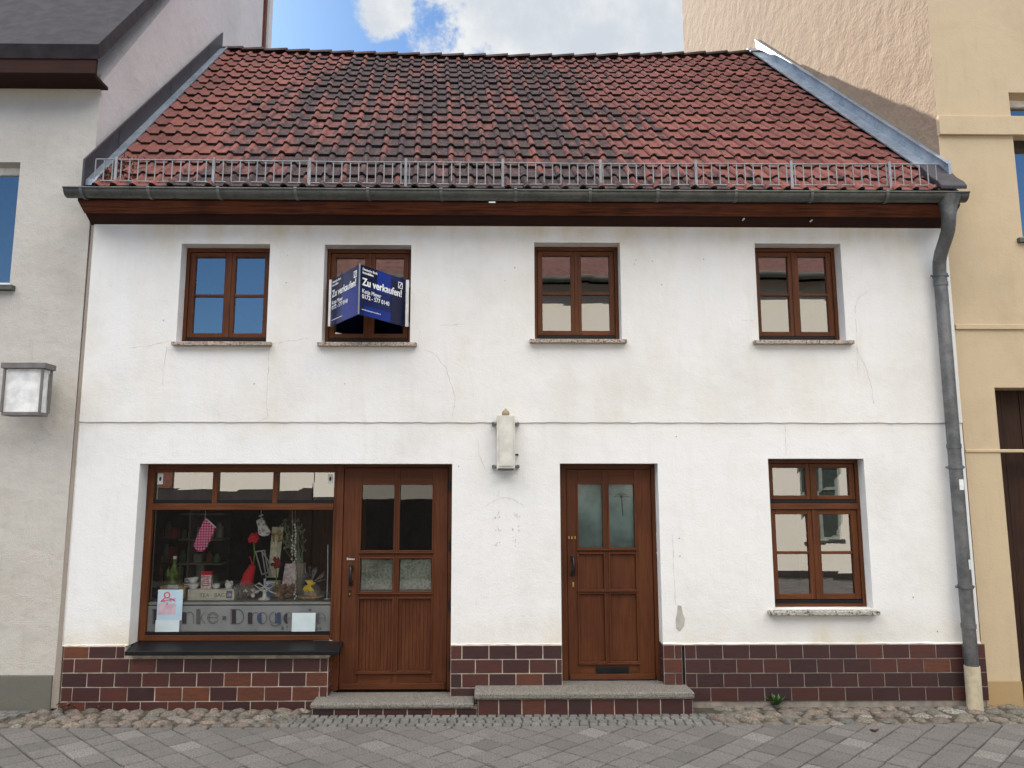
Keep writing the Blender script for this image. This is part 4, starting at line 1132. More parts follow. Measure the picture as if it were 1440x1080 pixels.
# leaning frames, plank, dried flowers
for (quadp, lab) in (([(359, 776), (372, 774), (377, 805), (368, 808)], 'smaller white picture frame leaning at the red cone'), ([(368, 775), (378, 790), (381, 810), (374, 812)], 'narrow white picture frame leaning right of the smaller one')):
    q = MB(); W4 = [U(*a, .62) for a in quadp]
    for i in range(4):
        a, b3 = W4[i], W4[(i+1) % 4]; q.tube([(a[0], .62+i*.002, a[1]), (b3[0], .62+i*.002, b3[1])], .007, 6)
    simple('picture_frame', lab, 'picture frame', q, M['framegrey'])
o = item('deco_plank', 'tall whitewashed plank with dried yellow flowers tied to it', 'decoration', 386, 812, .7)
q = poly([(383, 741), (399, 741), (391, 812), (377, 812)], .7, .02); put(q, 'plank', M['creampanel'], o, .003)
q = MB()
for k in range(22):
    px, py = 389+R(-5, 5), 754+R(-7, 7); a = U(px, py, .68); q.blob((a[0], .68, a[1]), .018, .01, .018, k, 6, 4, .3, 0, 0)
for k in range(12): a = U(389+R(-3, 3), 752, .68); b3 = U(388+R(-3, 3), 785, .68); q.tube([(a[0], .675, a[1]), (b3[0], .67, b3[1])], .004, 5, 1)
put(q, 'dried_flowers', [M['kraft'], M['creampanel']], o)
def flower(px, py, Y, r, pybase, lab, mat):
    o = item('artificial_flower', lab, 'flower', px, pybase, Y); x, z = U(px, py, Y); q = MB()
    for k in range(26):
        a = R(0, 6.28); rr = R(.2, 1)*r; q.blob((x+rr*math.cos(a), Y+R(-.02, .0), z+rr*math.sin(a)), r*.3, r*.2, r*.3, k, 6, 4, .3)
    put(q, 'petals', mat, o)
    q = MB(); xb, zb3 = U(px-1, pybase, Y); q.tube([(x, Y, z-r*.5), ((x+xb)/2+.01, Y, (z+zb3)/2), (xb, Y, zb3)], .006, 6); put(q, 'stem', M['green'], o)
M['darkred'] = plain('dark_red_petal', (.22, .02, .02), .8)
flower(357, 757, .55, .05, 800, 'bright red flower below the white floral mitt', M['red'])
flower(388, 792, .45, .055, 830, 'dark red dried flower in front of the plank', M['darkred'])
q = MB(); (xa, za), (xb, _) = U(398, 793, .62), U(414, 830, .62); q.hexa([(xa-.0, .60, zp+.09), (xb, .60, zp+.09), (xb, .68, zp+.09), (xa, .68, zp+.09), (xa+.02, .62, za), (xb+.01, .62, za), (xb+.01, .66, za), (xa+.02, .66, za)], 0)
for k in range(14): a = R(xa+.02, xb-.01); z = R(zp+.12, za-.03); q.box(a, a+.02, .596, .60, z, z+.014, 1)
q.box(xa, xb, .6, .68, zp+.001, zp+.09, 2)
simple('gift_bag', 'pale pink patterned gift bag beside the tall vase', 'gift bag', q, [M['cardpink'], M['paper'], M['kraft']], .003)
o = item('vase', 'tall grey cylinder vase with dry branches at the right of the display', 'vase', 421, 830, .72)
x = X(421, 820, .72); zt2 = U(421, 792, .72)[1]; q = MB(); q.lathe((x, .72, zp+.002), [(0, 0), (.055, 0), (.06, zt2-zp-.02), (.062, zt2-zp), (.05, zt2-zp), (0, zt2-zp-.02)], 18); put(q, 'vase_body', plain('grey_brown_vase', (.32, .28, .21), .7), o)
q = MB()
for k in range(26):
    tx, tz = U(R(398, 426), R(728, 770), .72); q.tube([(x+R(-.03, .03), .72, zt2-.02), ((x+tx)/2+R(-.03, .03), .72+R(-.04, .04), (zt2+tz)/2), (tx, .72+R(-.05, .05), tz)], [.004, .003, .0015], 5)
    for j in range(4): q.blob((tx+R(-.03, .03), .72+R(-.04, .04), tz-R(0, .08)), .010, .004, .014, k*5+j, 5, 4)
put(q, 'branches', plain('grey_green_twig', (.22, .26, .18), .8), o)
q = MB(); t = MB()
for (bx, s_, e_, st_) in ((415, 738, 842, 3.7), (411, 754, 800, 5.5)):
    py = s_
    while py < e_:
        x, z = U(bx+R(-1.5, 1.5), py, .31); q.blob((x, .31, z), .009, .009, .010, int(py*7), 8, 5, .02); py += R(st_*.7, st_*1.3)
    a = U(bx, 718, .31); b3 = U(bx, e_, .31); t.tube([(a[0], .312, a[1]), (b3[0], .312, b3[1])], .0012, 4)
o = item('bead_garland', 'hanging strings of small white beads at the right of the shop window', 'garland', 415, 842, .31); put(q, 'beads', M['beads'], o); put(t, 'string', M['paper'], o)
# gift under cellophane with a yellow bow
o = item('gift_basket', 'gift on a round wooden plate wrapped in cellophane with a yellow bow', 'gift', 437, 838, .42)
x = X(437, 838, .42)
q = MB(); q.lathe((x, .42, zp+.002), [(0, 0), (.09, 0), (.12, .02), (.125, .035), (.11, .03), (0, .022)], 22); put(q, 'wooden_plate', M['kraft'], o)
q = MB(); q.lathe((x, .42, zp+.03), [(.09, 0), (.1, .04), (.075, .09), (.03, .13)], 20); put(q, 'cellophane_body', M['cello'], o)
q = MB()
for k in range(26):
    a = R(.15, PI-.15); l = R(.1, .17); q.add([(x, .41, zp+.15), (x+l*math.cos(a), .40+R(-.03, .03), zp+.15+l*math.sin(a)), (x+l*math.cos(a+.12), .40+R(-.03, .03), zp+.15+l*math.sin(a+.12))], [(0, 1, 2)])
put(q, 'cellophane_fan', M['cello'], o)
q = MB(); q.lathe((x, .42, zp+.03), [(0, 0), (.06, 0), (.06, .05), (0, .06)], 16); put(q, 'honey_cake', M['kraft'], o)
q = MB()
for k in range(14):
    a = R(0, 6.28); q.tube([(x, .34, zp+.14), (x+.04*math.cos(a), .33, zp+.14+.04*math.sin(a)), (x+.07*math.cos(a+.2), .335, zp+.13+.06*math.sin(a+.2))], [.01, .016, .006], 6)
put(q, 'bow', M['yellow'], o)
q = MB(); x = X(404, 838, .38)
for k in range(18): q.blob((x+R(-.05, .05), .38+R(-.03, .03), zp+.02+abs(R(0, .11))), .022, .02, .022, k+90, 7, 5, .3)
simple('pine_cone_heap', 'small heap of brown pine cones between the china dish and the gift', 'pine cones', q, M['cone'])
q = MB(); x = X(395, 825, .5)
for k in range(40): q.tube([(x+R(-.08, .08), .5, zp+.06+R(0, .08)), (x+R(-.1, .1), .5+R(-.03, .03), zp+.06+R(0, .08))], .003, 4)
q.blob((x, .5, zp+.04), .08, .05, .04, 3)
simple('straw_nest', 'yellow straw nest below the dark red flower', 'nest', q, M['kraft'])
q = MB(); a = U(461, 766, .4); b3 = U(461, 802, .4); q.tube([(a[0], .4, a[1]), (b3[0], .4, b3[1]), (b3[0], .4, zp)], .005, 6); q.lathe((b3[0], .4, zp+.001), [(0, 0), (.03, 0), (.03, .006), (0, .008)], 10); simple('glass_rod', 'thin white rod standing by the right edge of the display', 'rod', q, M['paper'])

# back of the shop
q = MB(); q.box(X(404, 760, 1.2), X(475, 760, 1.2)+.3, 1.2, 1.24, 0, 2.1, 0)
simple('wooden_screen', 'brown wooden screen closing off the right of the display', 'screen', q, M['brownwall'])
YB = 1.9
shv = empty('shelf_unit', 'dim wall shelf with goods at the back left of the shop', 'shelf', (X(260, 800, YB), YB, 0))
sxa, sxb = SHOP[0]-.35, X(312, 780, YB)
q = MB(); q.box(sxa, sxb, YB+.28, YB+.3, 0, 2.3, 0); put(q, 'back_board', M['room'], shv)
for py in (722, 758, 792, 822):
    z = Z(py, YB); q = MB(); q.box(sxa, sxb, YB, YB+.28, z-.02, z, 0); put(q, 'shelf_board', M['board'], shv, .002)
q = MB(); q.box(X(262, 800, YB), X(262, 800, YB)+.02, YB+.004, YB+.27, .2, 2.25, 0); put(q, 'upright', M['board'], shv)
gcols = [plain('goods_green', (0.10, 0.24, 0.14), .5), plain('goods_red', (0.40, 0.06, 0.08), .5), plain('goods_white', (.35, .35, .33), .5), plain('goods_brown', (0.24, 0.12, 0.06), .5)]
k = 0
for py in (758, 792, 822):
    px = 206+R(0, 5)
    while px < 305:
        z = Z(py, YB); x = X(px, py, YB); h = R(.09, .22); r0 = R(.025, .05); q = MB()
        if k % 3 == 0: q.box(x-r0, x+r0, YB+.05, YB+.13, z+.001, z+h, 0)
        else: q.lathe((x, YB+.1, z+.001), [(0, 0), (r0, 0), (r0, h*.7), (r0*.5, h*.85), (r0*.5, h), (0, h)], 12)
        if abs(px-262) > 5:
            tag(q.build('jar' if k % 3 else 'carton', gcols[random.randrange(4)], None, .002 if k % 3 == 0 else 0), 'dim jar on the shelves at the back of the shop' if k % 3 else 'dim carton on the shelves at the back of the shop',
                'jar' if k % 3 else 'carton', 'jars on the shop shelves' if k % 3 else 'cartons on the shop shelves')
        px += r0*2*112+R(1.5, 5); k += 1

# frosted band and shop lettering on the glass
YG = YS+.034
def rect(mb, a, b3, Y, m=0): (xa, za), (xb, zb) = U(*a, Y), U(*b3, Y); mb.quad((xa, Y, zb), (xb, Y, zb), (xb, Y, za), (xa, Y, za), m)
band = MB(); zt_, zb_ = Z(851.5, YG), Z(888, YG); band.quad((SHOP[0]+.07, YG, zb_), (xm-.005, YG, zb_), (xm-.005, YG, zt_), (SHOP[0]+.07, YG, zt_)); band.quad((SHOP[0]+.07, YG, zt_+.012), (xm-.005, YG, zt_+.012), (xm-.005, YG, zt_+.03), (SHOP[0]+.07, YG, zt_+.03))
put(band, 'frosted_band', M['film'], shop)
lt = MB(); YL = YG-.0025
def zoomc(u, v): return (200+u/5.143, 800+v/5.143)
cnt = [0]
def pl(pts, m=0):
    cnt[0] += 1; y = YL-.00005*cnt[0]; n = len(pts); lt.add([(*[U(*zoomc(*p), YL)[0]], y, U(*zoomc(*p), YL)[1]) for p in pts], [tuple(range(n-1, -1, -1))], m)
def arc(cx, cz, rx, rz, a0, a1, w_=5, m=0, n=18):
    for k in range(n):
        t0, t1 = rad(a0+(a1-a0)*k/n), rad(a0+(a1-a0)*(k+1)/n)
        p = lambda t, s: (cx+(rx+s)*math.cos(t), cz-(rz+s)*math.sin(t))
        pl([p(t0, -w_/2), p(t1, -w_/2), p(t1, w_/2), p(t0, w_/2)], m)
def seg(u0, v0, u1, v1, m=0): pl([(u0, v0), (u1, v0), (u1, v1), (u0, v1)], m)
def half(cx, cz, rx, rz, side, m=0):   # thick half bowl
    pts = [(cx+side*rx*.15*0, cz-rz)] + [(cx+side*rx*math.sin(PI*k/12), cz-rz*math.cos(PI*k/12)) for k in range(1, 12)] + [(cx, cz+rz)]
    pts += [(cx+side*rx*.18*math.sin(PI*k/12), cz+rz*math.cos(PI*k/12)) for k in range(1, 12)]; pl(pts, m)
def lD(u, m): seg(u+8, 292, u+38, 396, m); seg(u, 290, u+3, 398); arc(u+48, 344, 46, 52, -90, 90, 5, 0); seg(u, 290, u+50, 295); seg(u, 394, u+50, 398)
lD(72, 1); lD(640, 1)
half(228, 354, 30, 42, 1); arc(232, 354, 38, 42, 90, 270); seg(258, 312, 272, 396)          # a
seg(290, 312, 320, 396, 1); arc(345, 342, 26, 30, 0, 180); seg(369, 342, 372.5, 396)           # n
seg(392, 290, 421, 396); pl([(421, 352), (448, 314), (452, 314), (425, 356)]); pl([(424, 350), (460, 396), (455, 396), (421, 354)])   # k
def le(cx, m): half(cx-4, 356, 32, 41, -1, m); arc(cx, 356, 36, 40, -40, 180, 3.5); seg(cx-30, 352, cx+35, 356)
def le2(cx):
    arc(cx, 354, 38, 40, 10, 345, 4.2); arc(cx, 354, 26, 30, 10, 345, 3); seg(cx-36, 350, cx+36, 353.5)
le2(512)
seg(582, 340, 606, 366)
seg(765, 314, 797, 396, 1); arc(822, 342, 24, 28, 40, 180)
half(868, 354, 36, 42, -1, 2); arc(868, 354, 34, 41, -90, 90)                         # o
arc(956, 352, 34, 40, 90, 270); half(960, 354, 22, 40, 1, 2); seg(978, 314, 1004, 392, 2); arc(964, 388, 38, 22, -170, 0); # g
le(1060, 1); le(1290, 0)
seg(1110, 314, 1138, 396); arc(1152, 342, 18, 26, 30, 150); seg(1199, 316, 1228, 396)   # r, i mostly behind the white sheet
pl([(1216+11*math.cos(k*PI/5), 296+9*math.sin(k*PI/5)) for k in range(10)])
put(lt, 'lettering', [M['ink'], M['purple'], M['inkblue']], shop)
x, z = U(*zoomc(1005, 440), YL); text(shop, 'lettering', '& T', .045, M['ink'], Matrix.Translation((x, YL, z)) @ Matrix.Rotation(PI/2, 4, 'X'))
x, z = U(*zoomc(1252, 440), YL); text(shop, 'lettering', 'are', .045, M['ink'], Matrix.Translation((x, YL, z)) @ Matrix.Rotation(PI/2, 4, 'X'))
YQ = YG-.012
o = item('poster', 'pale blue poster with red print taped inside the shop window, lower left', 'poster', 238, 872, YQ)
q = MB(); a, b3 = zoomc(116, 150), zoomc(285, 372); q.box(U(*a, YQ)[0], U(*b3, YQ)[0], YQ-.001, YQ, U(*b3, YQ)[1], U(*a, YQ)[1], 0); put(q, 'sheet', M['posterblue'], o)
q = MB(); rect(q, zoomc(118, 250), zoomc(240, 330), YQ-.0016, 1)
for (c0, c1, r0) in (((180, 190), (0, 0), 22),):
    x, z = U(*zoomc(*c0), YQ); n = 14; rr = r0/5.143/138*1.0
    for k in range(n): 
        a0, a1 = 2*PI*k/n, 2*PI*(k+1)/n; q.quad(*[(x+rr*s*math.cos(a), YQ-.002, z+rr*s*math.sin(a)) for a, s in ((a0, .6), (a1, .6), (a1, 1), (a0, 1))], 0)
    for (p0, p1) in (((135, 235), (170, 205)), ((135, 235), (180, 225)), ((190, 205), (240, 232)), ((180, 225), (240, 215)), ((150, 215), (165, 240)), ((200, 235), (215, 212)), ((180, 240), (180, 262))):
        A_, B_ = U(*zoomc(*p0), YQ), U(*zoomc(*p1), YQ); q.tube([(A_[0], YQ-.0025, A_[1]), (B_[0], YQ-.0025, B_[1])], .004, 5)
put(q, 'red_print', [M['posterpink'], plain('faded_pink_print', (.50, .36, .42), .7)], o)
def sheet(a, b3, lab):
    q = MB(); a, b3 = zoomc(*a), zoomc(*b3); y = YQ-.006; q.box(U(*a, y)[0], U(*b3, y)[0], y-.001, y, U(*b3, y)[1], U(*a, y)[1], 0)
    simple('notice_sheet', lab, 'notice', q, plain('blue_white_paper', (.52, .60, .62), .7, 0, .06, 5))
sheet((97, 372), (265, 465), 'plain pale sheet taped to the shop glass under the red poster')
sheet((1085, 318), (1250, 460), 'plain pale sheet taped over the lettering at the right of the shop glass')

# ------------------------------------------------------------------ small things on the ground
wd = empty('weed', 'small green weed growing from the stones at the foot of the tiled plinth', 'plant', (*G(1090, 993), 0))
wx, wy = wd.location.x, -.055
wd.location.y = wy
q = MB()
for k in range(120):
    a = R(0, 6.28); e_ = R(.2, 1.3); l = R(.04, .125); w_ = R(.006, .012)
    d = Vector((math.cos(a)*math.cos(e_), math.sin(a)*math.cos(e_), math.sin(e_))); s_ = Vector((-math.sin(a), math.cos(a), 0))*w_; b0 = Vector((wx+R(-.02, .02), wy+R(-.015, .015), .01))
    q.add([b0+d*l*.3, b0+d*l*.65+s_, b0+d*l, b0+d*l*.65-s_], [(0, 1, 2, 3)], 0, random.random())
put(q, 'leaves', plain('weed_green', (.055, .13, .03), .6, 0, .4, 60), wd)
for (px, py, lab) in ((1228, 1029, 'dark brown curled leaf lying on the pavement near the field stones'),):
    x, y = G(px, py); q = MB()
    for k in range(5): q.blob((x+R(-.03, .03), y+R(-.01, .01), .012), R(.015, .03), .008, .006, k, 7, 4, .3, R(0, 3))
    simple('fallen_leaf', lab, 'leaf', q, M['leaf'])
for (px, py, lab) in ((93, 996, 'heap of dry leaves at the left foot of the tiled plinth'), (133, 1001, 'little patch of reddish dead leaves on the left field stones')):
    x, y = G(px, py, .03); q = MB()
    for k in range(45 if px < 100 else 14):
        c = Vector((x+R(-.08, .08), y+R(-.03, .03)*1.3, .02+R(0, .05))); r0 = R(.01, .024); M4 = Matrix.Translation(c) @ Euler((R(-.8, .8), R(-.8, .8), R(0, 6))).to_matrix().to_4x4(); n0 = len(q.v)
        q.add([(-r0, 0, 0), (0, -r0*.5, .003), (r0, 0, 0), (0, r0*.5, .004)], [(0, 1, 2, 3)], 0, random.random()); q.xform(M4, n0)
    simple('dead_leaves', lab, 'leaves', q, M['leaf'])

# ------------------------------------------------------------------ neighbours
def glazed(mb, pnl, h, y, parent, nmw='window', fmat=None, label=None):
    q = MB(); x0, x1, z0, z1 = h[:4]; f = .07
    q.box(x0, x0+f, y, y+.06, z0, z1, 0); q.box(x1-f, x1, y, y+.06, z0, z1, 0); q.box(x0+f, x1-f, y, y+.06, z0, z0+f, 1); q.box(x0+f, x1-f, y, y+.06, z1-f, z1, 1)
    q.box((x0+x1)/2-.045, (x0+x1)/2+.045, y-.003, y+.06, z0+f, z1-f, 0)
    w_ = put(q, nmw, fmat or M['white'], parent, .004, label)
    s = MB(); s.box(x0-.06, x1+.06, y-.2, y+.02, z0-.05, z0-.002, 0); put(s, 'sill', M['zinc'], w_, .004)
    for a, b3 in ((x0+f, (x0+x1)/2-.045), ((x0+x1)/2+.045, x1-f)): pane(a, b3, z0+f, z1-f, y+.03, w_, M['glass'])
    d = MB(); d.box(x0, x1, y+.5, y+.52, z0-.2, z1+.2, 0); put(d, 'drawn_curtain', M['room'], w_)

ln = empty('townhouse', 'taller greige rendered house adjoining on the left', 'house', (XL-.1, 0, 0))
zpl = U(40, 950, -.02)[1]; ze = 6.02
wr = X(21, 315, .0); wh = (wr-1.0, wr, U(10, 402, 0)[1], U(10, 228, 0)[1]); wh2 = (wr-3.2, wr-2.1, wh[2], wh[3]); wh3 = (wr-2.6, wr-1.35, .95, 2.35)
q = MB(); wall_panel(q, -12, XL-.05, zpl, ze, .0, [(*wh, .25), (*wh2, .25), (*wh3, .25)], .25); put(q, 'wall', M['lneigh'], ln)
for h in (wh, wh2, wh3): glazed(None, None, h, .14, ln)
q = MB(); q.box(-12, XL-.065, -.02, .2, -.03, zpl-.002, 0); put(q, 'plinth', M['lplinth'], ln, .005)
zr = ze+(6.3+.4)*1.16
q = MB(); q.prism_x([(.002, 0), (.002, ze-.1), (6.3, zr-.15), (6.3, 0)], lambda y: XLf(y)-.02 if y > .01 else XL-.05, lambda y: XLf(y)-.32); put(q, 'gable_wall', M['lgable'], ln)
q = MB(); q.prism_x([(-.31, ze-.02), (-.36, ze+.10), (6.45, zr+.16), (6.45, zr-.02)], lambda y: XLf(y)+.07, lambda y: -12); put(q, 'roof', plain('dark_roof_tile', (.026, .019, .022), .8, 0, .4, 7), ln)
q = MB(); q.box(-12, XL+.05, -.30, -.26, ze-.16, ze-.0, 0); q.box(-12, XL+.02, -.26, .02, ze-.16, ze-.13, 0); put(q, 'eaves_board', M['soffitdark'], ln)
q = MB(); q.box(XLf(6.3)-.1, XLf(6.3)+.02, 6.3, 6.42, 6, zr-.3, 0); put(q, 'corner_board', M['soffit'], ln)
q = MB(); q.box(-12, XL-.4, 6.5, 6.7, 0, zr-.3, 0); put(q, 'rear_wall', M['lgable'], ln)
(lx0_, lz1_), (lx1_, lz0_) = U(10, 512, -.25), U(66, 585, -.25)
la = empty('wall_lantern', 'blurred grey and white lantern on the left neighbour at the left edge', 'lantern', ((lx0_+lx1_)/2, 0, lz0_))
q = MB(); q.box(lx0_, lx1_, -.34, -.16, lz1_-.05, lz1_, 0); q.box(lx0_+.03, lx1_-.03, -.32, -.18, lz0_, lz0_+.03, 0)
for xx in (lx0_+.02, lx1_-.04):
    for yy in (-.33, -.19): q.box(xx, xx+.02, yy, yy+.02, lz0_+.03, lz1_-.05, 0)
q.box((lx0_+lx1_)/2-.02, (lx0_+lx1_)/2+.02, -.17, .0, lz1_-.2, lz1_-.14, 0); q.box((lx0_+lx1_)/2-.05, (lx0_+lx1_)/2+.05, -.02, .0, lz1_-.3, lz1_-.05, 0)
put(q, 'lantern_frame', plain('grey_iron', (.16, .145, .14), .7), la, .003)
q = MB(); q.box(lx0_+.045, lx1_-.045, -.305, -.195, lz0_+.032, lz1_-.052, 0); put(q, 'milk_glass', M['white'], la)

rn = empty('townhouse', 'tall ochre rendered house adjoining on the right', 'house', (XR+.1, 0, 0))
xe = XR+.008
wl2 = X(1428, 230, 0); hw = (wl2, wl2+1.1, U(1435, 335, 0)[1], U(1435, 130, 0)[1]); gx0 = X(1417, 750, 0)
hg = (gx0, gx0+2.2, .0, U(1430, 545, 0)[1])
q = MB(); wall_panel(q, xe, 12, U(1400, 958, 0)[1], 12.5, .0, [(*hw, .3), (*hg[:2], .1, hg[3], .3)], .3); put(q, 'wall', M['rneigh'], rn)
q = MB(); z_ = U(1400, 958, 0)[1]; q.box(xe+.0, gx0, -.012, .2, -.03, z_-.0015, 0); q.box(gx0+2.2, 12, -.012, .2, -.03, z_-.0015, 0); put(q, 'base', M['rbase'], rn)
glazed(None, None, hw, .16, rn)
q = MB()
for k in range(12): q.box(gx0+k*.183+.002, gx0+(k+1)*.183-.002, .2+.004*(k % 2), .26, .0, hg[3], 0)
put(q, 'gate', wood('dark_gate_wood', 'z', (.025, .012, .008), (.06, .028, .015), .6), rn, .003)
q = MB()
for (py, h, d) in ((178, .20, .035), (460, .05, .02), (634, .03, .012)):
    z_ = U(1380, py, 0)[1]; q.box(xe+.0, 12 if py > 600 else 12, -d, .1, z_-h/2, z_+h/2, 0)
put(q, 'cornice', M['rneigh'], rn, .006)
yb = 7.1
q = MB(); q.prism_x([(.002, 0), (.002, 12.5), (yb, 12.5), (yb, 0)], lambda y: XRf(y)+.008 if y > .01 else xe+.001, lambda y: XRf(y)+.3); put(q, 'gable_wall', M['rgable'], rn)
q = MB(); q.box(xe-.1, 12, -.3, 7.4, 12.5, 12.7, 0); put(q, 'roof', M['darkflash'], rn)
q = MB(); q.box(XRf(yb)+.5, 12, 7.1, 7.3, 0, 12.5, 0); put(q, 'rear_wall', M['rgable'], rn)

# ------------------------------------------------------------------ far side of the street (seen mirrored in the panes)
YO = -10.4
M['ocream'] = plaster('cream_render', (.78, .75, .68), (.70, .66, .58), .4, 50, .004)
M['ogreen'] = plain('grey_green_frame', (.22, .26, .24), .6); M['opane'] = plain('dark_green_pane', (.05, .06, .055), .2)
M['obrown'] = plain('brown_base', (.028, .023, .022), .8, 0, .3, 3)
M['ored'] = plain('red_brown_roof', (.13, .055, .045), .8, 0, .35, 9)
def opposite(name, label, x0, x1, ze_, zr_, wins, hip=0, base=.5, basemat=None, wallm=None):
    o = empty(name, label, 'house', ((x0+x1)/2, YO, 0)); q = MB()
    wm = [(a, b3, c, d) for a, b3, c, d in wins]
    q2 = MB(); wall_panel(q2, -x1, -x0, base, ze_, 0, [(-b3, -a, c, d, .2) for a, b3, c, d in wm], .2)
    q2.xform(Matrix.Translation((0, YO, 0)) @ Matrix.Rotation(PI, 4, 'Z')); put(q2, 'wall', wallm or M['ocream'], o)
    q.box(x0, x1, YO-.3, YO+.03, -.05, base-.001, 0); q.box(x0, x1, YO-6, YO-5.8, 0, ze_, 0); q.box(x0, x0+.05, YO-5.8, YO-.3, 0, ze_-.02, 0); q.box(x1-.05, x1, YO-5.8, YO-.3, 0, ze_-.02, 0); put(q, 'base', basemat or M['obrown'], o)
    r = MB(); m_ = YO-3
    r.hexa([(x0-.1, YO+.45, ze_-.05), (x1+.1, YO+.45, ze_-.05), (x1+.1-hip, m_, zr_-.05), (x0-.1+hip, m_, zr_-.05), (x0-.1, YO+.42, ze_+.1), (x1+.1, YO+.42, ze_+.1), (x1+.1-hip, m_, zr_+.1), (x0-.1+hip, m_, zr_+.1)])
    r.hexa([(x0-.1+hip, m_, zr_-.05), (x1+.1-hip, m_, zr_-.05), (x1+.1, YO-6.4, ze_-.05), (x0-.1, YO-6.4, ze_-.05), (x0-.1+hip, m_, zr_+.1), (x1+.1-hip, m_, zr_+.1), (x1+.1, YO-6.4, ze_+.1), (x0-.1, YO-6.4, ze_+.1)])
    for s_, xx in ((1, x0-.1), (-1, x1+.1)): r.add([(xx, YO+.4, ze_), (xx, YO-6.3, ze_), (xx+s_*hip, m_, zr_)], [(0, 1, 2)])
    rr = put(r, 'roof', M['ored'], o); gq = MB(); gq.tube([(x0-.1, YO+.5, ze_), (x1+.1, YO+.5, ze_)], .075, 10); put(gq, 'gutter', M['zinc'], o)
    for a, b3, c, d in wm:
        f = MB(); f.box(a, b3, YO-.16, YO-.12, c, d, 2)
        for xx in (a, (a+b3)/2-.035, b3-.07): f.box(xx, xx+.07, YO-.12, YO-.08, c, d, 0)
        for zz in (c, d-.07, c+(d-c)*.62): f.box(a+.07, b3-.07, YO-.12, YO-.085, zz, zz+.07, 0)
        f.box(a-.06, b3+.06, YO-.1, YO+.06, c-.06, c-.002, 1)
        put(f, 'window', [M['ogreen'], M['zinc'], M['opane']], o)
opposite('townhouse', 'cream house with red roof across the street, mirrored in the middle upper panes', -4.0, 5.6, 6.85, 9.9, [(2.2, 3.2, 1.9, 3.0), (.9, 1.8, 3.6, 4.95), (-2.6, -1.7, 3.6, 4.95), (3.6, 4.5, 3.6, 4.95)], 1.7, 1.74)
opposite('townhouse', 'cream house across the street, mirrored in the panes nearest the downpipe', 5.9, 14, 6.95, 9.9, [(7.3, 8.25, .8, 2.55), (7.3, 8.2, 3.9, 5.3), (10, 11, .9, 2.4), (10, 11, 3.9, 5.3)], 0, .08)
opposite('low_house', 'low cream house with dark base across the street, mirrored in the shop window', -13, -4.02, 3.2, 5.0, [(-12, -11, 1.9, 2.8)], .5, 1.93)

bk = MB(); bk.box(-7.9, -7.25, YO-.02, YO+.05, 1.94, 2.75, 0); tag(bk.build('brick_pier', plain('red_brick', (.16, .06, .04), .8, 0, .4, 20)), 'brown brick pier across the street, mirrored in the left light of the shop window', 'pier')
# ------------------------------------------------------------------ light and sky
SUN_EL, SUN_AZ = 34.6, -30
sd = Vector((math.sin(rad(SUN_AZ))*math.cos(rad(SUN_EL)), math.cos(rad(SUN_AZ))*math.cos(rad(SUN_EL)), math.sin(rad(SUN_EL))))
ld = bpy.data.lights.new('sun', 'SUN'); ld.energy = 4.4; ld.angle = rad(.5); ld.color = (1, .93, .82)
lo = bpy.data.objects.new('sun', ld); C.objects.link(lo); lo.rotation_euler = sd.to_track_quat('Z', 'Y').to_euler()
wo = bpy.data.worlds.new('World'); bpy.context.scene.world = wo; wo.use_nodes = True
nt = wo.node_tree; nt.nodes.clear(); L = nt.links.new
out = nt.nodes.new('ShaderNodeOutputWorld'); bg = nt.nodes.new('ShaderNodeBackground'); sk = nt.nodes.new('ShaderNodeTexSky')
sk.sky_type = 'NISHITA'; sk.sun_disc = False; sk.sun_elevation = rad(SUN_EL); sk.sun_rotation = rad(SUN_AZ); sk.air_density = 1.0; sk.dust_density = .6; sk.ozone_density = 1.6
tc = nt.nodes.new('ShaderNodeTexCoord'); V = tc.outputs['Generated']
n1 = noise(nt, V, 7, 8, .62); n2 = noise(nt, V, 3, 6, .6)
tot = None
for (px, py, r1, r0, k) in ((545, 8, .052, .0, 1.5), (715, 42, .046, .0, 1.9), (905, 20, .165, .09, 1.3), (1100, -150, .5, .3, 1.2), (768, -60, .10, .02, .9)):
    d = ray(px, py).normalized(); s = nt.nodes.new('ShaderNodeVectorMath'); s.operation = 'DISTANCE'; L(V, s.inputs[0]); s.inputs[1].default_value = d
    f = mrange(nt, s.outputs['Value'], r1, r0, 0, k, False); f = math_(nt, 'MULTIPLY', f, 1)
    tot = f if tot is None else math_(nt, 'MAXIMUM', tot, f)
g2 = mrange(nt, n2, .36, .56, 0, 1)      # added cloud bank, unseen behind the camera, to fill the shaded facade
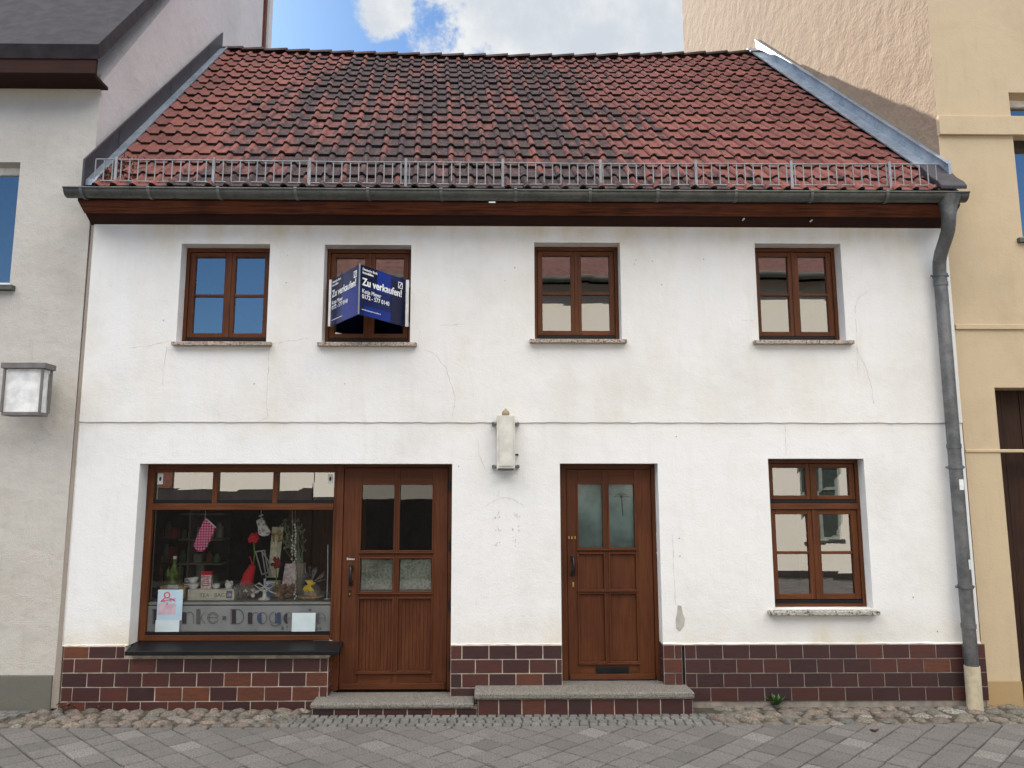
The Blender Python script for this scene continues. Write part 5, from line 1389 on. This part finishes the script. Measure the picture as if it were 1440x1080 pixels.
sep = nt.nodes.new('ShaderNodeSeparateXYZ'); L(V, sep.inputs[0])
gk = math_(nt, 'MULTIPLY', math_(nt, 'MULTIPLY', g2, mrange(nt, sep.outputs['Z'], .42, .62)), mrange(nt, sep.outputs['Y'], .35, -.1, 0, 1))
nn = noise(nt, V, 16, 9, .68)
cl = mrange(nt, math_(nt, 'ADD', tot, math_(nt, 'MULTIPLY', math_(nt, 'SUBTRACT', nn, .5), 2.6)), .30, .85)
cl = math_(nt, 'MULTIPLY', cl, mrange(nt, tot, .02, .15))
cl = math_(nt, 'MAXIMUM', cl, gk)
shade = mrange(nt, n1, .35, .7)
CB = 3.4
ccol = mix(nt, shade, (CB*.78, CB*.84, CB*.92), (CB*1.15, CB*1.15, CB*1.13))
skc = mix(nt, 1.0, sk.outputs[0], mix(nt, mrange(nt, sep.outputs['Y'], .2, .6), (.47, .68, .88), (.235, .36, .50)), 'MULTIPLY')
ccol = mix(nt, mrange(nt, sep.outputs['Y'], .45, -.1), ccol, (21.6, 21.0, 19.8))  # out-of-view clouds made far brighter than the front ones, as added fill light
fin = mix(nt, cl, skc, ccol)
L(fin, bg.inputs['Color']); bg.inputs['Strength'].default_value = .12; L(bg.outputs[0], out.inputs[0])

# ------------------------------------------------------------------ camera and output
cd = bpy.data.cameras.new('camera'); co_ = bpy.data.objects.new('camera', cd); C.objects.link(co_)
cd.sensor_fit = 'HORIZONTAL'; cd.sensor_width = 36; cd.lens = 36*F/1440; cd.shift_x = (720-PX)/1440; cd.clip_end = 800; cd.clip_start = .05
fwd = Vector((sy*ct, cy*ct, st)); co_.location = CAM; co_.rotation_euler = fwd.to_track_quat('-Z', 'Y').to_euler()
sc = bpy.context.scene; sc.camera = co_
sc.view_settings.view_transform = 'Standard'; sc.view_settings.look = 'None'; sc.view_settings.exposure = 1.03; sc.view_settings.gamma = 1
sc.cycles.max_bounces = 8; sc.cycles.diffuse_bounces = 4; sc.cycles.glossy_bounces = 4; sc.cycles.transparent_max_bounces = 16; sc.cycles.use_denoising = True
